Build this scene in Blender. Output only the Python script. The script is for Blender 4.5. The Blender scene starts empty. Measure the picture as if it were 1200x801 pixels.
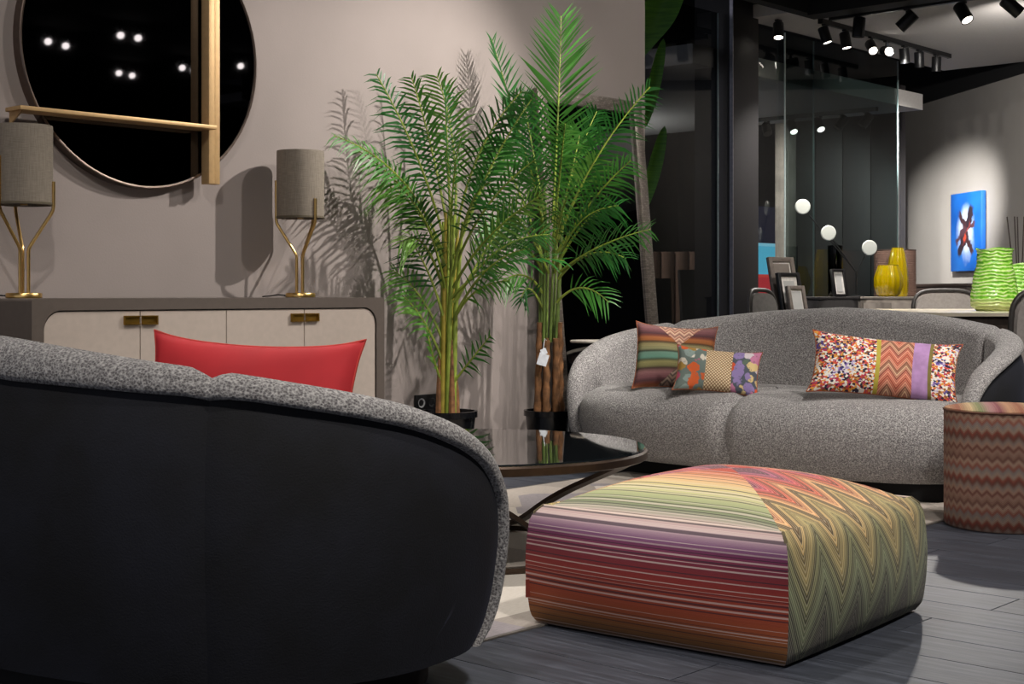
import bpy, bmesh, math, random
from mathutils import Vector, Matrix
random.seed(7)
PI = math.pi
S = bpy.context.scene
C = S.collection

# ------------------------------------------------------------------ camera, world, exposure
CAM_H = 0.85
cd = bpy.data.cameras.new('camera')
cd.sensor_width = 36.0
cd.lens = 36.0 * 1680 / 1200
cd.shift_y = -57.5 / 1200
cd.clip_end = 100
cam = bpy.data.objects.new('camera', cd)
C.objects.link(cam)
HEAD = math.radians(42.3)                      # heading of the view from the long wall's direction
cam.location = (0, 0, CAM_H)
cam.rotation_euler = (PI / 2, 0, HEAD - PI / 2)
S.camera = cam
FX, FY = math.cos(HEAD), math.sin(HEAD)
RX, RY = FY, -FX


def W(right, ahead, z=0.0):
    """plan survey: metres to the right of and ahead of the origin -> room coordinates"""
    return Vector((right * RX + ahead * FX, right * RY + ahead * FY, z))


wd = bpy.data.worlds.new('world')
S.world = wd
wd.use_nodes = True
wd.node_tree.nodes['Background'].inputs[0].default_value = (0.86, 0.88, 1.0, 1)
wd.node_tree.nodes['Background'].inputs[1].default_value = 0.5
S.view_settings.view_transform = 'Standard'
S.view_settings.look = 'None'
S.view_settings.exposure = 0.0
S.view_settings.gamma = 1.0
S.view_settings.use_curve_mapping = False

# ------------------------------------------------------------------ helpers


def lin(c):
    return c / 12.92 if c <= 0.04045 else ((c + 0.055) / 1.055) ** 2.4


def hx(h, a=1.0):
    h = h.lstrip('#')
    return tuple(lin(int(h[i:i + 2], 16) / 255) for i in (0, 2, 4)) + (a,)


class NT:
    """small node-graph writer"""

    def __init__(self, name):
        self.m = bpy.data.materials.new(name)
        self.m.use_nodes = True
        self.t = self.m.node_tree
        self.b = self.t.nodes['Principled BSDF']

    def n(self, kind, **kw):
        nd = self.t.nodes.new('ShaderNode' + kind)
        for k, v in kw.items():
            setattr(nd, k, v)
        return nd

    def put(self, sock, v):
        if isinstance(v, bpy.types.NodeSocket):
            self.t.links.new(v, sock)
        elif v is not None:
            sock.default_value = v

    def math(self, op, a, b=None, c=None):
        nd = self.n('Math', operation=op)
        for i, v in enumerate((a, b, c)):
            if v is not None:
                self.put(nd.inputs[i], v)
        return nd.outputs[0]

    def xyz(self, v):
        nd = self.n('SeparateXYZ')
        self.put(nd.inputs[0], v)
        return nd.outputs

    def obj(self):
        return self.n('TexCoord').outputs['Object']

    def gen(self):
        return self.n('TexCoord').outputs['Generated']

    def uv(self):
        return self.n('UVMap').outputs[0]

    def noise(self, vec, scale, detail=3, rough=0.5):
        nd = self.n('TexNoise')
        self.put(nd.inputs['Vector'], vec)
        nd.inputs['Scale'].default_value = scale
        nd.inputs['Detail'].default_value = detail
        nd.inputs['Roughness'].default_value = rough
        return nd.outputs['Fac']

    def voro(self, vec, scale, feature='F1'):
        nd = self.n('TexVoronoi', feature=feature)
        self.put(nd.inputs['Vector'], vec)
        nd.inputs['Scale'].default_value = scale
        return nd

    def mapv(self, vec, scale=(1, 1, 1), loc=(0, 0, 0), rot=(0, 0, 0)):
        nd = self.n('Mapping')
        self.put(nd.inputs[0], vec)
        nd.inputs['Scale'].default_value = scale
        nd.inputs['Location'].default_value = loc
        nd.inputs['Rotation'].default_value = rot
        return nd.outputs[0]

    def ramp(self, fac, stops, interp='LINEAR'):
        nd = self.n('ValToRGB')
        cr = nd.color_ramp
        cr.interpolation = interp
        while len(cr.elements) > 1:
            cr.elements.remove(cr.elements[-1])
        for i, (p, c) in enumerate(stops):
            e = cr.elements[0] if i == 0 else cr.elements.new(p)
            e.position = p
            e.color = hx(c) if isinstance(c, str) else (c if isinstance(c, tuple) else (c, c, c, 1))
        self.put(nd.inputs[0], fac)
        return nd.outputs[0]

    def mix(self, fac, a, b, blend='MIX'):
        nd = self.n('Mix', data_type='RGBA', blend_type=blend)
        self.put(nd.inputs[0], fac)
        self.put(nd.inputs[6], hx(a) if isinstance(a, str) else a)
        self.put(nd.inputs[7], hx(b) if isinstance(b, str) else b)
        return nd.outputs[2]

    def tri(self, v, period):
        """triangle wave 0..1"""
        q = self.math('FRACT', self.math('DIVIDE', v, period))
        return self.math('MULTIPLY', self.math('ABSOLUTE', self.math('SUBTRACT', q, 0.5)), 2.0)

    def bump(self, h, strength, dist):
        nd = self.n('Bump')
        nd.inputs['Strength'].default_value = strength
        nd.inputs['Distance'].default_value = dist
        self.put(nd.inputs['Height'], h)
        self.put(self.b.inputs['Normal'], nd.outputs[0])

    def set(self, **kw):
        for k, v in kw.items():
            s = self.b.inputs[k.replace('_', ' ')]
            if isinstance(v, str):
                v = hx(v)
            self.put(s, v)
        return self.m


MATS = {}


def plain(name, col, rough=0.5, metal=0.0, noise=0.06, scale=40, bump=0.0, **kw):
    if name in MATS:
        return MATS[name]
    g = NT(name)
    f = g.noise(g.obj(), scale)
    c = hx(col)
    lo = tuple(max(0, x * (1 - noise * 2)) for x in c[:3]) + (1,)
    hi = tuple(min(1, x * (1 + noise * 2)) for x in c[:3]) + (1,)
    g.set(Base_Color=g.ramp(f, [(0.3, lo), (0.7, hi)]), Roughness=rough, Metallic=metal, **kw)
    if bump:
        g.bump(f, bump, 0.005)
    MATS[name] = g.m
    return g.m


def emit(name, col, strength):
    g = NT(name)
    g.set(Base_Color=col, Emission_Color=col, Emission_Strength=strength)
    return g.m


def link(o, parent=None):
    C.objects.link(o)
    if parent is not None:
        o.parent = parent
    return o


def tag(o, label=None, cat=None, group=None, kind=None):
    if label:
        o['label'] = label
    if cat:
        o['category'] = cat
    if group:
        o['group'] = group
    if kind:
        o['kind'] = kind
    return o


def thing(name, label, cat, loc=(0, 0, 0), rz=0.0, group=None):
    o = bpy.data.objects.new(name, None)
    o.empty_display_size = 0.05
    o.location = loc
    o.rotation_euler = (0, 0, rz)
    link(o)
    return tag(o, label, cat, group)


def fin(name, bm, mat, parent=None, smooth=None):
    """bmesh -> ONE mesh object; smooth = angle in degrees or None for flat"""
    bmesh.ops.recalc_face_normals(bm, faces=bm.faces)
    if smooth is not None:
        lim = math.radians(smooth)
        for f in bm.faces:
            f.smooth = True
        for e in bm.edges:
            if len(e.link_faces) == 2 and e.calc_face_angle(0) > lim:
                e.smooth = False
    me = bpy.data.meshes.new(name)
    bm.to_mesh(me)
    bm.free()
    me.materials.append(mat)
    o = bpy.data.objects.new(name, me)
    return link(o, parent)


def raw(name, verts, faces, mat, parent=None, smooth=180, uvs=None, recalc=True):
    bm = bmesh.new()
    vs = [bm.verts.new(v) for v in verts]
    layer = bm.loops.layers.uv.new('UVMap') if uvs else None
    for f in faces:
        try:
            fc = bm.faces.new([vs[i] for i in f])
        except ValueError:
            continue
        if layer:
            for lp, i in zip(fc.loops, f):
                lp[layer].uv = uvs[i]
    return fin(name, bm, mat, parent, smooth)


def a_box(bm, c, s, rot=None, bev=0.0):
    m = Matrix.Translation(c) @ (rot.to_4x4() if rot else Matrix()) @ Matrix.Diagonal((s[0], s[1], s[2], 1))
    r = bmesh.ops.create_cube(bm, size=1, matrix=m)
    if bev:
        es = list({e for v in r['verts'] for e in v.link_edges})
        bmesh.ops.bevel(bm, geom=es, offset=bev, segments=2, profile=0.5, affect='EDGES')


def box(name, c, s, mat, parent=None, bev=0.0, rot=None):
    bm = bmesh.new()
    a_box(bm, Vector(c), s, rot, bev)
    return fin(name, bm, mat, parent, 40 if bev else None)


def a_tube(bm, pts, r, n=8, cap=True, flat=None):
    """swept tube through pts; r number or list; flat=(w,t) for a strip section"""
    pts = [Vector(p) for p in pts]
    rings = []
    ref = None
    for i, p in enumerate(pts):
        d = (pts[min(i + 1, len(pts) - 1)] - pts[max(i - 1, 0)]).normalized()
        if ref is None:
            ref = Vector((0, 0, 1)) if abs(d.z) < 0.9 else Vector((1, 0, 0))
        s = d.cross(ref)
        if s.length < 1e-5:
            s = d.orthogonal()
        s.normalize()
        u = s.cross(d).normalized()
        ref = u
        rr = r[i] if isinstance(r, (list, tuple)) else r
        ring = []
        for k in range(n):
            a = 2 * PI * (k + .5) / n
            if flat:
                x = flat[0] * .5 * (1 if math.cos(a) > 0 else -1)
                y = flat[1] * .5 * (1 if math.sin(a) > 0 else -1)
                ring.append(bm.verts.new(p + s * x + u * y))
            else:
                ring.append(bm.verts.new(p + s * rr * math.cos(a) + u * rr * math.sin(a)))
        rings.append(ring)
    for a, b in zip(rings, rings[1:]):
        for k in range(n):
            bm.faces.new((a[k], a[(k + 1) % n], b[(k + 1) % n], b[k]))
    if cap:
        bm.faces.new(rings[0])
        bm.faces.new(rings[-1])


def tube(name, pts, r, mat, parent=None, n=10, flat=None):
    bm = bmesh.new()
    a_tube(bm, pts, r, 4 if flat else n, True, flat)
    return fin(name, bm, mat, parent, 50)


def a_lathe(bm, prof, n=40, c=(0, 0, 0), scale=None):
    c = Vector(c)
    rings = []
    for r, z in prof:
        if r < 1e-6:
            rings.append([bm.verts.new(c + Vector((0, 0, z)))])
        else:
            rings.append([bm.verts.new(c + Vector((r * math.cos(2 * PI * k / n), r * math.sin(2 * PI * k / n), z))) for k in range(n)])
    for a, b in zip(rings, rings[1:]):
        for k in range(n):
            q = [a[k % len(a)], a[(k + 1) % len(a)], b[(k + 1) % len(b)], b[k % len(b)]]
            q = list(dict.fromkeys(q))
            if len(q) > 2:
                bm.faces.new(q)


def lathe(name, prof, mat, parent=None, n=40, c=(0, 0, 0), smooth=40):
    bm = bmesh.new()
    a_lathe(bm, prof, n, c)
    return fin(name, bm, mat, parent, smooth)


def rrect(w, h, r, n=8):
    """rounded rectangle outline, centred"""
    out = []
    for cx, cy, a0 in ((w / 2 - r, h / 2 - r, 0), (-w / 2 + r, h / 2 - r, 90), (-w / 2 + r, -h / 2 + r, 180), (w / 2 - r, -h / 2 + r, 270)):
        for k in range(n + 1):
            a = math.radians(a0 + 90 * k / n)
            out.append((cx + r * math.cos(a), cy + r * math.sin(a)))
    return out


def a_prism(bm, outline, f0, f1):
    """outline 2D mapped by f0 and f1 to two end loops"""
    a = [bm.verts.new(f0(*p)) for p in outline]
    b = [bm.verts.new(f1(*p)) for p in outline]
    n = len(a)
    bm.faces.new(a)
    bm.faces.new(b)
    for k in range(n):
        bm.faces.new((a[k], a[(k + 1) % n], b[(k + 1) % n], b[k]))


def interp(x, table):
    if x <= table[0][0]:
        return table[0][1]
    for (a, va), (b, vb) in zip(table, table[1:]):
        if x <= b:
            t = (x - a) / (b - a)
            t = t * t * (3 - 2 * t) * 0.35 + t * 0.65
            return va + (vb - va) * t
    return table[-1][1]


# ------------------------------------------------------------------ materials
def m_wall(name, col):
    g = NT(name)
    o = g.obj()
    f = g.noise(o, 3, 5)
    g.set(Base_Color=g.mix(g.math('MULTIPLY', f, 0.35), col, '#6f6862'), Roughness=0.85)
    g.bump(g.noise(o, 130, 3), 0.12, 0.004)
    return g.m


WALL = m_wall('taupe_plaster', '#988d89')
WALLC = m_wall('grey_plaster', '#98948f')


def m_floor():
    g = NT('charcoal_wood')
    o = g.n('TexCoord').outputs['Object']
    info = g.n('ObjectInfo').outputs['Random']
    off = g.n('CombineXYZ')
    g.put(off.inputs[0], g.math('MULTIPLY', info, 13.0))
    g.put(off.inputs[1], g.math('MULTIPLY', info, 31.0))
    v = g.n('VectorMath', operation='ADD')
    g.put(v.inputs[0], o)
    g.put(v.inputs[1], off.outputs[0])
    vec = v.outputs[0]
    grain = g.noise(g.mapv(vec, (26, 1.6, 1)), 2.2, 6, 0.65)
    fine = g.noise(g.mapv(vec, (150, 5, 1)), 2.0, 3)
    mixv = g.math('ADD', g.math('MULTIPLY', grain, 0.7), g.math('MULTIPLY', fine, 0.3))
    col = g.ramp(mixv, [(0.3, '#21242b'), (0.5, '#3a3e48'), (0.7, '#575c68')])
    tone = g.math('ADD', g.math('MULTIPLY', info, 0.35), 0.82)
    cc = g.n('CombineColor')
    for i in range(3):
        g.put(cc.inputs[i], tone)
    g.set(Base_Color=g.mix(1.0, col, cc.outputs[0], 'MULTIPLY'), Roughness=g.math('ADD', g.math('MULTIPLY', fine, 0.25), 0.38))
    g.bump(mixv, 0.25, 0.002)
    return g.m


FLOOR = m_floor()


def m_boucle():
    g = NT('grey_boucle')
    o = g.obj()
    v = g.voro(o, 190)
    f = g.noise(o, 155, 4, 0.75)
    s = g.math('ADD', g.math('MULTIPLY', v.outputs['Distance'], 0.45), g.math('MULTIPLY', f, 0.75))
    g.set(Base_Color=g.ramp(s, [(0.31, '#353234'), (0.47, '#6f6a6b'), (0.60, '#93908f'), (0.78, '#c0bcba')]), Roughness=0.95,
          Sheen_Weight=0.15)
    g.bump(s, 0.9, 0.006)
    return g.m


BOUCLE = m_boucle()


def m_velvet():
    g = NT('midnight_velvet')
    o = g.obj()
    f = g.noise(o, 3.2, 4, 0.6)
    g.set(Base_Color=g.ramp(f, [(0.35, '#08080d'), (0.7, '#191b26')]), Roughness=0.85, Sheen_Weight=0.16, Sheen_Roughness=0.35,
          Sheen_Tint=hx('#5d6486'))
    g.bump(g.math('ADD', g.noise(o, 260, 2), g.math('MULTIPLY', f, 3.0)), 0.25, 0.004)
    return g.m


VELVET = m_velvet()
BLACK = plain('black_satin', '#101012', 0.4)
BLACKM = plain('black_matte', '#0d0d0f', 0.8)
BRASS = plain('brushed_brass', '#dcb673', 0.28, 1.0, 0.03)
BRASSL = plain('satin_champagne', '#c9a676', 0.5, 0.4, 0.03)
BRONZE = plain('dark_bronze', '#4c3d33', 0.35, 0.7, 0.05)
CHARC = plain('charcoal_panel', '#3f3c3d', 0.6)
COLUMN = plain('column_charcoal', '#2a282a', 0.55, 0, 0.03)
CEILB = plain('ceiling_black', '#0c0c0e', 0.9)
CEILW = plain('ceiling_white', '#b9b5b2', 0.85, 0, 0.02)
LINEN = None


def m_linen():
    g = NT('taupe_linen')
    o = g.obj()
    a = g.noise(g.mapv(o, (30, 30, 600)), 1, 2)
    b = g.noise(g.mapv(o, (500, 500, 20)), 1, 2)
    f = g.math('MULTIPLY', g.math('ADD', a, b), 0.5)
    g.set(Base_Color=g.ramp(f, [(0.3, '#6d6459'), (0.7, '#92887b')]), Roughness=0.9)
    g.bump(f, 0.3, 0.002)
    return g.m


LINEN = m_linen()


def m_rug():
    g = NT('rug_weave')
    o = g.obj()
    v = g.voro(g.mapv(o, (2.6, 2.6, 2.6), (0.3, 0.1, 0)), 1.0)
    v.distance = 'MANHATTAN'
    sep = g.xyz(v.outputs['Color'])
    base = g.ramp(sep[0], [(0, '#b5aca4'), (0.3, '#c9c1b8'), (0.5, '#a39b94'), (0.7, '#d0c9c1'), (0.9, '#989296')], 'CONSTANT')
    w = g.noise(g.mapv(o, (40, 300, 1)), 1, 3)
    g.set(Base_Color=g.mix(0.25, base, g.ramp(w, [(0.3, '#6f6964'), (0.7, '#ddd6ce')]), 'OVERLAY'), Roughness=0.95)
    g.bump(w, 0.5, 0.004)
    return g.m


RUG = m_rug()


def m_glass_tint(name, col, mixf=0.12, rough=0.02):
    """thin sheet: mostly see-through tint plus mirror reflection"""
    g = NT(name)
    tr = g.n('BsdfTransparent')
    tr.inputs[0].default_value = hx(col)
    gl = g.n('BsdfGlossy')
    gl.inputs['Roughness'].default_value = rough
    fr = g.n('Fresnel')
    fr.inputs[0].default_value = 1.45
    mx = g.n('MixShader')
    geo = g.n('NewGeometry')
    g.put(mx.inputs[0], g.math('MULTIPLY', fr.outputs[0], g.math('SUBTRACT', 1.0, geo.outputs['Backfacing'])))
    g.put(mx.inputs[1], tr.outputs[0])
    g.put(mx.inputs[2], gl.outputs[0])
    out = g.t.nodes['Material Output']
    g.put(out.inputs[0], mx.outputs[0])
    return g.m


# stripes of the pouf: v in metres up the side and over the top
def m_pouf_stripe():
    g = NT('missoni_stripe')
    u, v, _ = g.xyz(g.uv())
    wob = g.noise(g.n('CombineXYZ').outputs[0], 1)
    t = g.math('DIVIDE', v, 0.72)
    base = g.ramp(t, [(0, '#7c5a30'), (0.05, '#96602f'), (0.10, '#b0572f'), (0.15, '#b04a2e'), (0.20, '#a03a2b'), (0.245, '#8f2a2a'),
                      (0.28, '#7d2836'), (0.31, '#86304e'), (0.335, '#74305a'), (0.355, '#8d6088'), (0.385, '#bfa3ae'), (0.42, '#d8c6bc'),
                      (0.445, '#a9a793'), (0.48, '#8f9a74'), (0.53, '#b3bb8b'), (0.58, '#cfcd9e'), (0.64, '#dfd2a0'),
                      (0.72, '#e6bf8c'), (0.80, '#df8d62'), (0.88, '#cf5a48'), (1.0, '#b8456a')])
    # thin dark and pale lines, irregular
    n1 = g.n('TexNoise', noise_dimensions='1D')
    g.put(n1.inputs['W'], g.math('MULTIPLY', v, 120.0))
    n1.inputs['Scale'].default_value = 1.0
    n1.inputs['Detail'].default_value = 2
    f = n1.outputs['Fac']
    dark = g.ramp(f, [(0.0, 1.0), (0.375, 1.0), (0.40, 0.0), (1, 0.0)])
    lite = g.ramp(f, [(0.0, 0.0), (0.585, 0.0), (0.62, 1.0), (1, 1.0)])
    c = g.mix(g.math('MULTIPLY', lite, 0.6), base, '#e6d9d2')
    c = g.mix(g.math('MULTIPLY', dark, 0.72), c, '#2a2030')
    n2 = g.n('TexNoise', noise_dimensions='1D')
    g.put(n2.inputs['W'], g.math('MULTIPLY', v, 420.0))
    c = g.mix(0.35, c, g.ramp(n2.outputs['Fac'], [(0.3, '#5a5050'), (0.7, '#b0a8a4')]), 'OVERLAY')
    g.set(Base_Color=c, Roughness=0.9, Sheen_Weight=0.1)
    g.bump(g.noise(g.mapv(g.uv(), (200, 900, 1)), 1, 2), 0.35, 0.003)
    return g.m


def m_pouf_zig():
    g = NT('missoni_zigzag')
    u, v, _ = g.xyz(g.uv())
    tr = g.tri(g.math('ADD', u, 0.03), 0.148)
    tr = g.math('POWER', tr, 1.15)
    w = g.math('ADD', v, g.math('MULTIPLY', tr, -0.15))
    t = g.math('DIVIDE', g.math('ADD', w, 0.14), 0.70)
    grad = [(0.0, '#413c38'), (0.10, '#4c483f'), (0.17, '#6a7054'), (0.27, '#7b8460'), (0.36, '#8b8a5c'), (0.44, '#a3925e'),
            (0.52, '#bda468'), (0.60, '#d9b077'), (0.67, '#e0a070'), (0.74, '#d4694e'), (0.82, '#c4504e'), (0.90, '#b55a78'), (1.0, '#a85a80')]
    stops = []
    for i in range(31):
        p = i / 31
        for (p0, c0), (p1, c1) in zip(grad, grad[1:]):
            if p0 <= p <= p1:
                f = (p - p0) / (p1 - p0)
                ca, cb = hx(c0), hx(c1)
                k = (0.42, 1.0, 1.45, 0.95, 0.6, 1.25)[i % 6]
                if i in (18, 19):
                    k = 0.3
                stops.append((p, tuple(min(1, (ca[j] + (cb[j] - ca[j]) * f) * k) for j in range(3)) + (1,)))
                break
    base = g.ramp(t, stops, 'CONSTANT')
    q = g.math('FRACT', g.math('MULTIPLY', w, 66.0))
    kd = g.ramp(q, [(0, 1.0), (0.17, 1.0), (0.25, 0.0), (0.94, 0.0), (1.0, 1.0)])
    kl = g.ramp(q, [(0.52, 0.0), (0.6, 1.0), (0.78, 1.0), (0.86, 0.0)])
    q2 = g.n('TexNoise', noise_dimensions='1D')
    g.put(q2.inputs['W'], g.math('MULTIPLY', w, 60.0))
    amt = g.ramp(q2.outputs['Fac'], [(0.3, 0.3), (0.6, 0.9)])
    c = g.mix(g.math('MULTIPLY', kl, 0.4), base, '#e0d6bc')
    c = g.mix(g.math('MULTIPLY', g.math('MULTIPLY', kd, amt), 0.85), c, '#2c2622')
    g.set(Base_Color=c, Roughness=0.9, Sheen_Weight=0.1)
    g.bump(g.noise(g.mapv(g.uv(), (500, 500, 1)), 1, 2), 0.35, 0.003)
    return g.m


def m_zig(name, stops, period, amp, rep, slant=1.0, lo='#4a3a34', hi='#d5c6b4', fine=0.5, finef=3.0):
    """generic small zigzag knit; uv in metres; colour bands repeat every rep metres"""
    g = NT(name)
    u, v, _ = g.xyz(g.uv())
    tr = g.tri(u, period)
    w = g.math('ADD', v, g.math('MULTIPLY', tr, amp))
    t = g.math('FRACT', g.math('DIVIDE', g.math('ADD', w, 5.0), rep))
    base = g.ramp(t, stops)
    q = g.math('FRACT', g.math('MULTIPLY', w, finef / amp))
    line = g.ramp(q, [(0, lo), (0.3, lo), (0.5, '#857a72'), (0.75, hi), (0.95, hi)])
    g.set(Base_Color=g.mix(fine, base, line, 'OVERLAY'), Roughness=0.9)
    g.bump(g.noise(g.mapv(g.uv(), (600, 600, 1)), 1, 2), 0.4, 0.002)
    return g.m


def m_bands(name, stops, rep, warp=0.0, lines=0.6, freq=150.0):
    g = NT(name)
    u, v, _ = g.xyz(g.uv())
    w = g.math('ADD', v, g.math('MULTIPLY', g.noise(g.uv(), 6, 1), warp))
    t = g.math('FRACT', g.math('DIVIDE', g.math('ADD', w, 5.0), rep))
    base = g.ramp(t, stops)
    n1 = g.n('TexNoise', noise_dimensions='1D')
    g.put(n1.inputs['W'], g.math('MULTIPLY', w, freq))
    c = g.mix(lines, base, g.ramp(n1.outputs['Fac'], [(0.35, '#3a3432'), (0.42, '#8a827a'), (0.6, '#8a827a'), (0.7, '#d8d0c4')]), 'OVERLAY')
    g.set(Base_Color=c, Roughness=0.9)
    g.bump(g.noise(g.mapv(g.uv(), (600, 600, 1)), 1, 2), 0.4, 0.002)
    return g.m


def m_confetti(name, big, cols, white='#ece6dc', scale=105):
    """dabs of many colours on a pale ground, the colour drifting in patches"""
    g = NT(name)
    uv = g.uv()
    v = g.voro(g.mapv(uv, (1.0, 1.35, 1)), scale)
    r = g.xyz(v.outputs['Color'])
    patch = g.noise(uv, big, 2, 0.5)
    k = g.math('ADD', g.math('MULTIPLY', r[0], 0.42), g.math('SUBTRACT', g.math('MULTIPLY', patch, 1.9), 0.62))
    n = len(cols)
    c = g.ramp(k, [(i / n, x) for i, x in enumerate(cols)], 'CONSTANT')
    c = g.mix(g.ramp(r[1], [(0, 0.0), (0.72, 1.0)], 'CONSTANT'), c, white)
    c = g.mix(g.ramp(r[2], [(0, 0.0), (0.86, 1.0)], 'CONSTANT'), c, '#2a2038')
    g.set(Base_Color=c, Roughness=0.85)
    g.bump(v.outputs['Distance'], 0.3, 0.002)
    return g.m


# ------------------------------------------------------------------ lights of the room (track spots; fixtures further down)
SPOTS = []
GAIN = 1.0


def spot(loc, aim, power, cone=60, blend=0.6, rad=0.035, col=(1, 0.945, 0.88)):
    ld = bpy.data.lights.new('spot_beam', 'SPOT')
    ld.energy = power * GAIN
    ld.spot_size = math.radians(cone)
    ld.spot_blend = blend
    ld.shadow_soft_size = rad
    ld.color = col
    o = bpy.data.objects.new('spot_beam', ld)
    d = (Vector(aim) - Vector(loc)).normalized()
    o.location = Vector(loc) + d * 0.085
    o.rotation_euler = d.to_track_quat('-Z', 'Y').to_euler()
    link(o)
    SPOTS.append((Vector(loc), Vector(aim)))
    return o


CEIL = 3.25
TR = CEIL - 0.085
spot((5.9, 3.0, TR), (4.6, 5.1, 1.1), 430, 64, 0.7, 0.025)         # wash on the wall behind the palms
spot((5.0, 2.5, TR), (3.3, 5.1, 1.6), 110, 62, 0.9, 0.04)         # lamps and mirror
spot((1.6, 2.7, TR), (3.0, 5.1, 1.4), 110, 60, 0.9, 0.04)
spot((7.4, 2.6, TR), (6.3, 5.1, 2.0), 130, 62, 0.9, 0.05)         # upper wall behind the tall palm
spot((4.3, 1.2, TR), (5.75, 3.5, 0.5), 270, 60, 0.7, 0.05)        # far sofa
spot((3.4, 2.9, TR), (3.2, 2.2, 0.3), 130, 80, 0.8, 0.06)         # pouf
spot((1.9, 0.2, TR), (3.2, 1.9, 0.2), 240, 75, 0.8, 0.06)         # pouf front
spot((0.4, 1.6, TR), (1.7, 2.9, 0.6), 130, 75, 0.8, 0.06)         # near sofa back
spot((5.6, 0.6, TR), (4.9, 1.9, 0.1), 200, 80, 0.8, 0.06)         # stool and floor
spot((4.6, 2.6, TR), (5.4, 4.7, 1.5), 140, 60, 0.7, 0.03)         # palms
spot((2.6, 3.6, TR), (2.4, 3.4, 0.4), 110, 90, 0.8, 0.06)         # seat of the near sofa, table
spot((7.9, 2.9, TR), (9.6, 5.6, 0.9), 260, 62, 0.8, 0.05)         # cabinets and dining chairs
spot((6.9, 2.1, TR), (8.35, 3.6, 0.85), 330, 40, 0.8, 0.05)        # dining table

# ------------------------------------------------------------------ setting: floor, walls, ceilings
floor = tag(box('floor', (7.0, 1.5, -0.055), (30, 27, 0.1), FLOOR), kind='structure')
PW, PL = 0.19, 1.25
px = bpy.data.meshes.new('plank')
bm = bmesh.new()
a_box(bm, Vector((0, 0, -0.004)), (PW - 0.003, PL - 0.003, 0.008), None, 0.0012)
bm.to_mesh(px)
bm.free()
px.materials.append(FLOOR)
n_pl = 0
for i in range(27):
    x = 0.95 + i * PW
    off = (i * 0.47) % 1.0 * PL
    for j in range(-1, 5):
        y = -0.3 + off + j * PL
        pos = Vector((x, y, 0))
        ah = pos.x * FX + pos.y * FY
        ri = pos.x * RX + pos.y * RY
        if ah < 1.8 or y > 5.0 or abs(ri) > ah * 0.36 + 0.9:
            continue
        p = bpy.data.objects.new('plank', px)
        p.location = (x, y, 0)
        link(p, floor)
        n_pl += 1

WY = 5.17
WX1 = 6.86
tag(box('wall_back', ((-3 + WX1) / 2, WY + 0.06, 1.7), (WX1 + 3, 0.12, 3.4), WALL), kind='structure')
tag(box('baseboard_back', ((-3 + WX1) / 2, WY - 0.006, 0.045), (WX1 + 3, 0.012, 0.09), plain('baseboard_taupe', '#6a615c', 0.6)), kind='structure')
tag(box('ceiling', (3.4, -1.7, CEIL + 0.05), (12.9, 15.9, 0.1), CEILB), kind='structure')
tag(box('wall_rear', (5, -9.7, 1.6), (26, 0.2, 3.4), BLACKM), kind='structure')

tag(box('ceiling_rear', (13.9, -6.5, CEIL + 0.05), (8.2, 6.5, 0.1), CEILB), kind='structure')

tag(box('wall_showroom', (16.5, -3.4, 1.6), (0.2, 13, 3.4), plain('showroom_wall', '#3a393b', 0.8)), kind='structure')

tag(box('ceiling_side', (14.9, 1.2, 3.55), (3.6, 10.6, 0.1), CEILB), kind='structure')

# white ceiling beyond, its edge over the glass line, black void above
GY = 6.25
tag(box('ceiling_white', (11.45, 1.5, 3.05), (3.25, 9.5, 0.1), CEILW), kind='structure')
tag(box('ceiling_strip', (9.70, 6.02, 3.05), (0.28, 0.46, 0.1), CEILW), kind='structure')
tag(box('ceiling_void', (13, 8, 3.75), (12, 10, 0.1), CEILB), kind='structure')
tag(box('trim_1', (9.72, 1.6, 3.1), (0.2, 8.2, 0.26), BLACKM), kind='structure')
tag(box('trim_2', (8.3, 5.76, 3.07), (3.2, 0.1, 0.16), BLACKM), kind='structure')
# dropped slab behind the glass
tag(box('ceiling_slab', (10.9, 8.6, 2.675), (3.8, 4.54, 0.15), CEILW), kind='structure')
# grey wall on the right with its black bulkhead
wc0, wc1 = Vector((10.6, 2.38, 0)), Vector((15.4, 8.25, 0))
wdir = (wc1 - wc0).normalized()
wn = Vector((-wdir.y, wdir.x, 0))
ang = math.atan2(wdir.y, wdir.x)
wmid = (wc0 + wc1) / 2 - wn * 0.1
Rw = Matrix.Rotation(ang, 3, 'Z')
tag(box('wall_right', (wmid.x, wmid.y, 1.45), ((wc1 - wc0).length, 0.2, 2.9), WALLC, rot=Rw), kind='structure')
tag(box('trim_3', (wmid.x, wmid.y, 3.3), ((wc1 - wc0).length, 0.24, 0.8), BLACKM, rot=Rw), kind='structure')
# dark panelled wall, concrete column and end wall behind the glass
pw = tag(box('wall_panelled', (13.72, 7.66, 1.5), (0.1, 1.32, 3.0), CHARC), kind='structure')
for k in range(4):
    box('panel', (13.655, 7.165 + k * 0.33, 1.5), (0.03, 0.323, 3.0), CHARC, pw, 0.004)
tag(box('wall_end', (17.5, 12.0, 1.9), (0.2, 9.0, 3.8), plain('end_wall_grey', '#4a4a4e', 0.8)), kind='structure')
tag(box('wall_far', (12.0, 12.6, 1.9), (11, 0.2, 3.8), plain('far_wall_black', '#1d1d20', 0.8)), kind='structure')

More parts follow.
